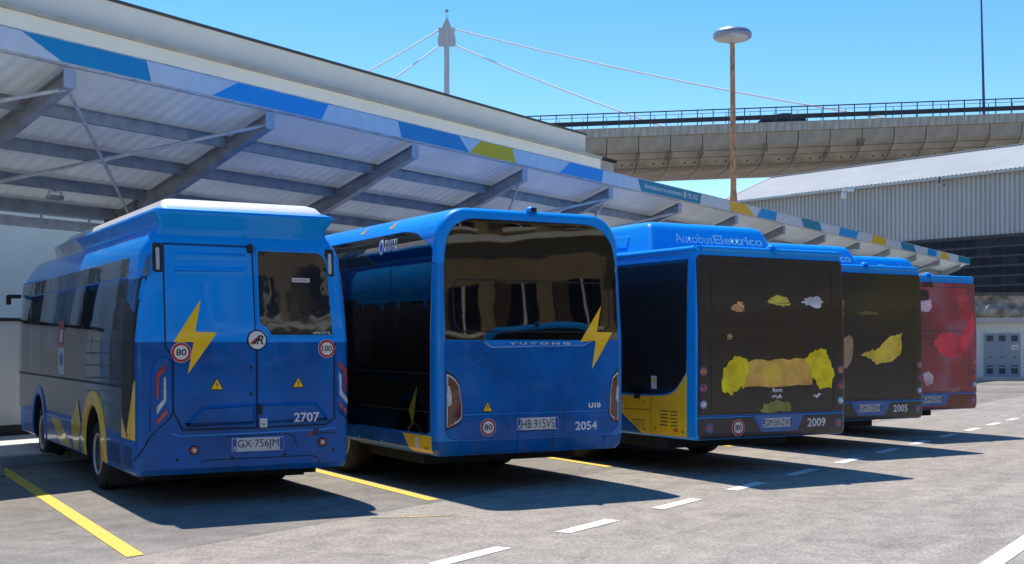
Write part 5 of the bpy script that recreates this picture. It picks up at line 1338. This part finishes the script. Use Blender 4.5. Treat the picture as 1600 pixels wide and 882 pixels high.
Y_, T_, G_, W_c = (.98, .66, .0), (.68, .36, .13), (.62, .52, .07), (.58, .60, .64)
b3 = [([(.53, 2.13), (.60, 2.19), (.72, 2.22), (.77, 2.16), (.74, 2.09), (.62, 2.08)], T_, 1),
      ([(1.12, 2.21), (1.22, 2.29), (1.42, 2.31), (1.55, 2.22), (1.50, 2.16), (1.25, 2.18)], G_, 2),
      ([(1.72, 2.22), (1.85, 2.30), (2.05, 2.30), (2.10, 2.22), (2.02, 2.15), (1.85, 2.17)], W_c, 3),
      ([(.46, 1.80), (.54, 1.80), (.55, 1.75), (.47, 1.74)], T_, 4),
      ([(.72, 1.12), (.72, 1.46), (1.25, 1.47), (1.85, 1.50), (1.90, 1.14)], (.74, .42, .08), 4),
      ([(1.1, 1.14), (1.1, 1.44), (1.35, 1.42), (1.4, 1.13)], (.86, .50, .06), 5),
      ([(.38, 1.08), (.42, 1.36), (.58, 1.52), (.78, 1.50), (.82, 1.30), (.74, 1.15), (.55, 1.04)], Y_, 6),
      ([(1.78, 1.50), (1.92, 1.58), (2.12, 1.62), (2.22, 1.45), (2.30, 1.28), (2.22, 1.10), (2.02, 1.08), (1.90, 1.25)], Y_, 7),
      ([(.75, 1.05), (.75, 1.125), (1.90, 1.13), (1.90, .93), (1.4, .90), (.8, .92)], (.014, .013, .012), 8),
      ([(1.20, 1.06), (1.23, 1.10), (1.36, 1.09), (1.38, 1.06)], W_c, 10), ([(1.18, .98), (1.24, 1.01), (1.38, 1.01), (1.38, .97)], W_c, 11), ([(1.92, .99), (2.02, 1.03), (2.06, 1.0), (1.98, .975)], W_c, 9),
      ([(1.02, .80), (1.08, .90), (1.28, .95), (1.50, .92), (1.55, .80)], (.30, .34, .06), 14)]
bus3 = make_wrap_bus((2.30, 15.55), 'blue electric bus with black and yellow rear advert and fleet number 2009, middle of row', w3, '2009', 'GM·581ZW', b3, lowm=lw3)
b4 = [([(1.10, 1.50), (1.25, 1.56), (1.45, 1.58), (1.75, 1.80), (2.0, 1.84), (1.98, 1.50), (1.75, 1.38), (1.45, 1.36), (1.30, 1.44)], (.86, .56, .05), 1),
      ([(.72, 1.75), (.88, 1.82), (.96, 1.68), (.92, 1.42), (.80, 1.28), (.70, 1.32)], (.36, .25, .16), 2),
      ([(.66, 2.35), (.76, 2.35), (.76, 2.12), (.66, 2.12)], (.30, .30, .12), 5), ([(.66, 2.05), (.74, 2.05), (.74, 1.92), (.66, 1.92)], (.30, .30, .12), 6), ([(.66, 1.12), (.76, 1.12), (.76, .98), (.66, .98)], (.30, .30, .12), 6),
      ([(.98, 2.18), (1.10, 2.16), (1.3, 2.2), (1.5, 2.16), (1.3, 2.13), (1.1, 2.14)], (.20, .18, .05), 7)]
bus4 = make_wrap_bus((4.50, 19.05), 'blue electric bus with dark olive rear advert and fleet number 2005, fourth from left', w4, '2005', 'GM·577ZW', b4, lowm=lw3)
b5 = [([(.98, 2.40), (1.10, 2.50), (1.28, 2.48), (1.32, 2.34), (1.2, 2.24), (1.0, 2.26)], (.72, .50, .60), 1),
      ([(1.30, 1.70), (1.50, 1.86), (1.80, 1.88), (2.0, 1.80), (2.2, 2.0), (2.4, 2.3), (2.40, 1.9), (2.2, 1.55), (1.9, 1.40), (1.5, 1.50)], (.72, .05, .09), 2),
      ([(1.05, 1.12), (1.20, 1.18), (1.33, 1.08), (1.30, .93), (1.12, .92)], (.66, .48, .54), 3),
      ([(1.9, 2.65), (2.2, 2.70), (2.36, 2.4), (2.3, 2.0), (2.1, 2.1), (1.98, 2.4)], (.52, .05, .07), 5),
      ([(1.1, 2.78), (1.35, 2.78), (1.35, 2.70), (1.1, 2.70)], (.02, .02, .02), 6), ([(.95, 2.64), (1.25, 2.64), (1.22, 2.48), (1.0, 2.42)], (.02, .015, .02), 7),
      ([(1.75, .86), (2.0, .88), (2.05, .80), (1.8, .79)], (.25, .14, .13), 9)]
bus5 = make_wrap_bus((6.47, 21.97), 'blue-roofed electric bus with dusky red rear advert, farthest right in the row', w5, '', 'GM·605ZW', b5, lowm=lw5)

# a bus of the tall kind parked across the road: mirrored in the rear windows
def copy_tree(o, parent=None):
    c = o.copy(); C.objects.link(c); c.parent = parent
    for ch in o.children: copy_tree(ch, c)
    return c
bus6 = copy_tree(bus2)
bus6.location = (15.6, 5.4, 0); bus6.rotation_euler = (0, 0, rad(-122))
bus6['label'] = 'tall blue electric bus parked across the road, seen only mirrored in the other buses'
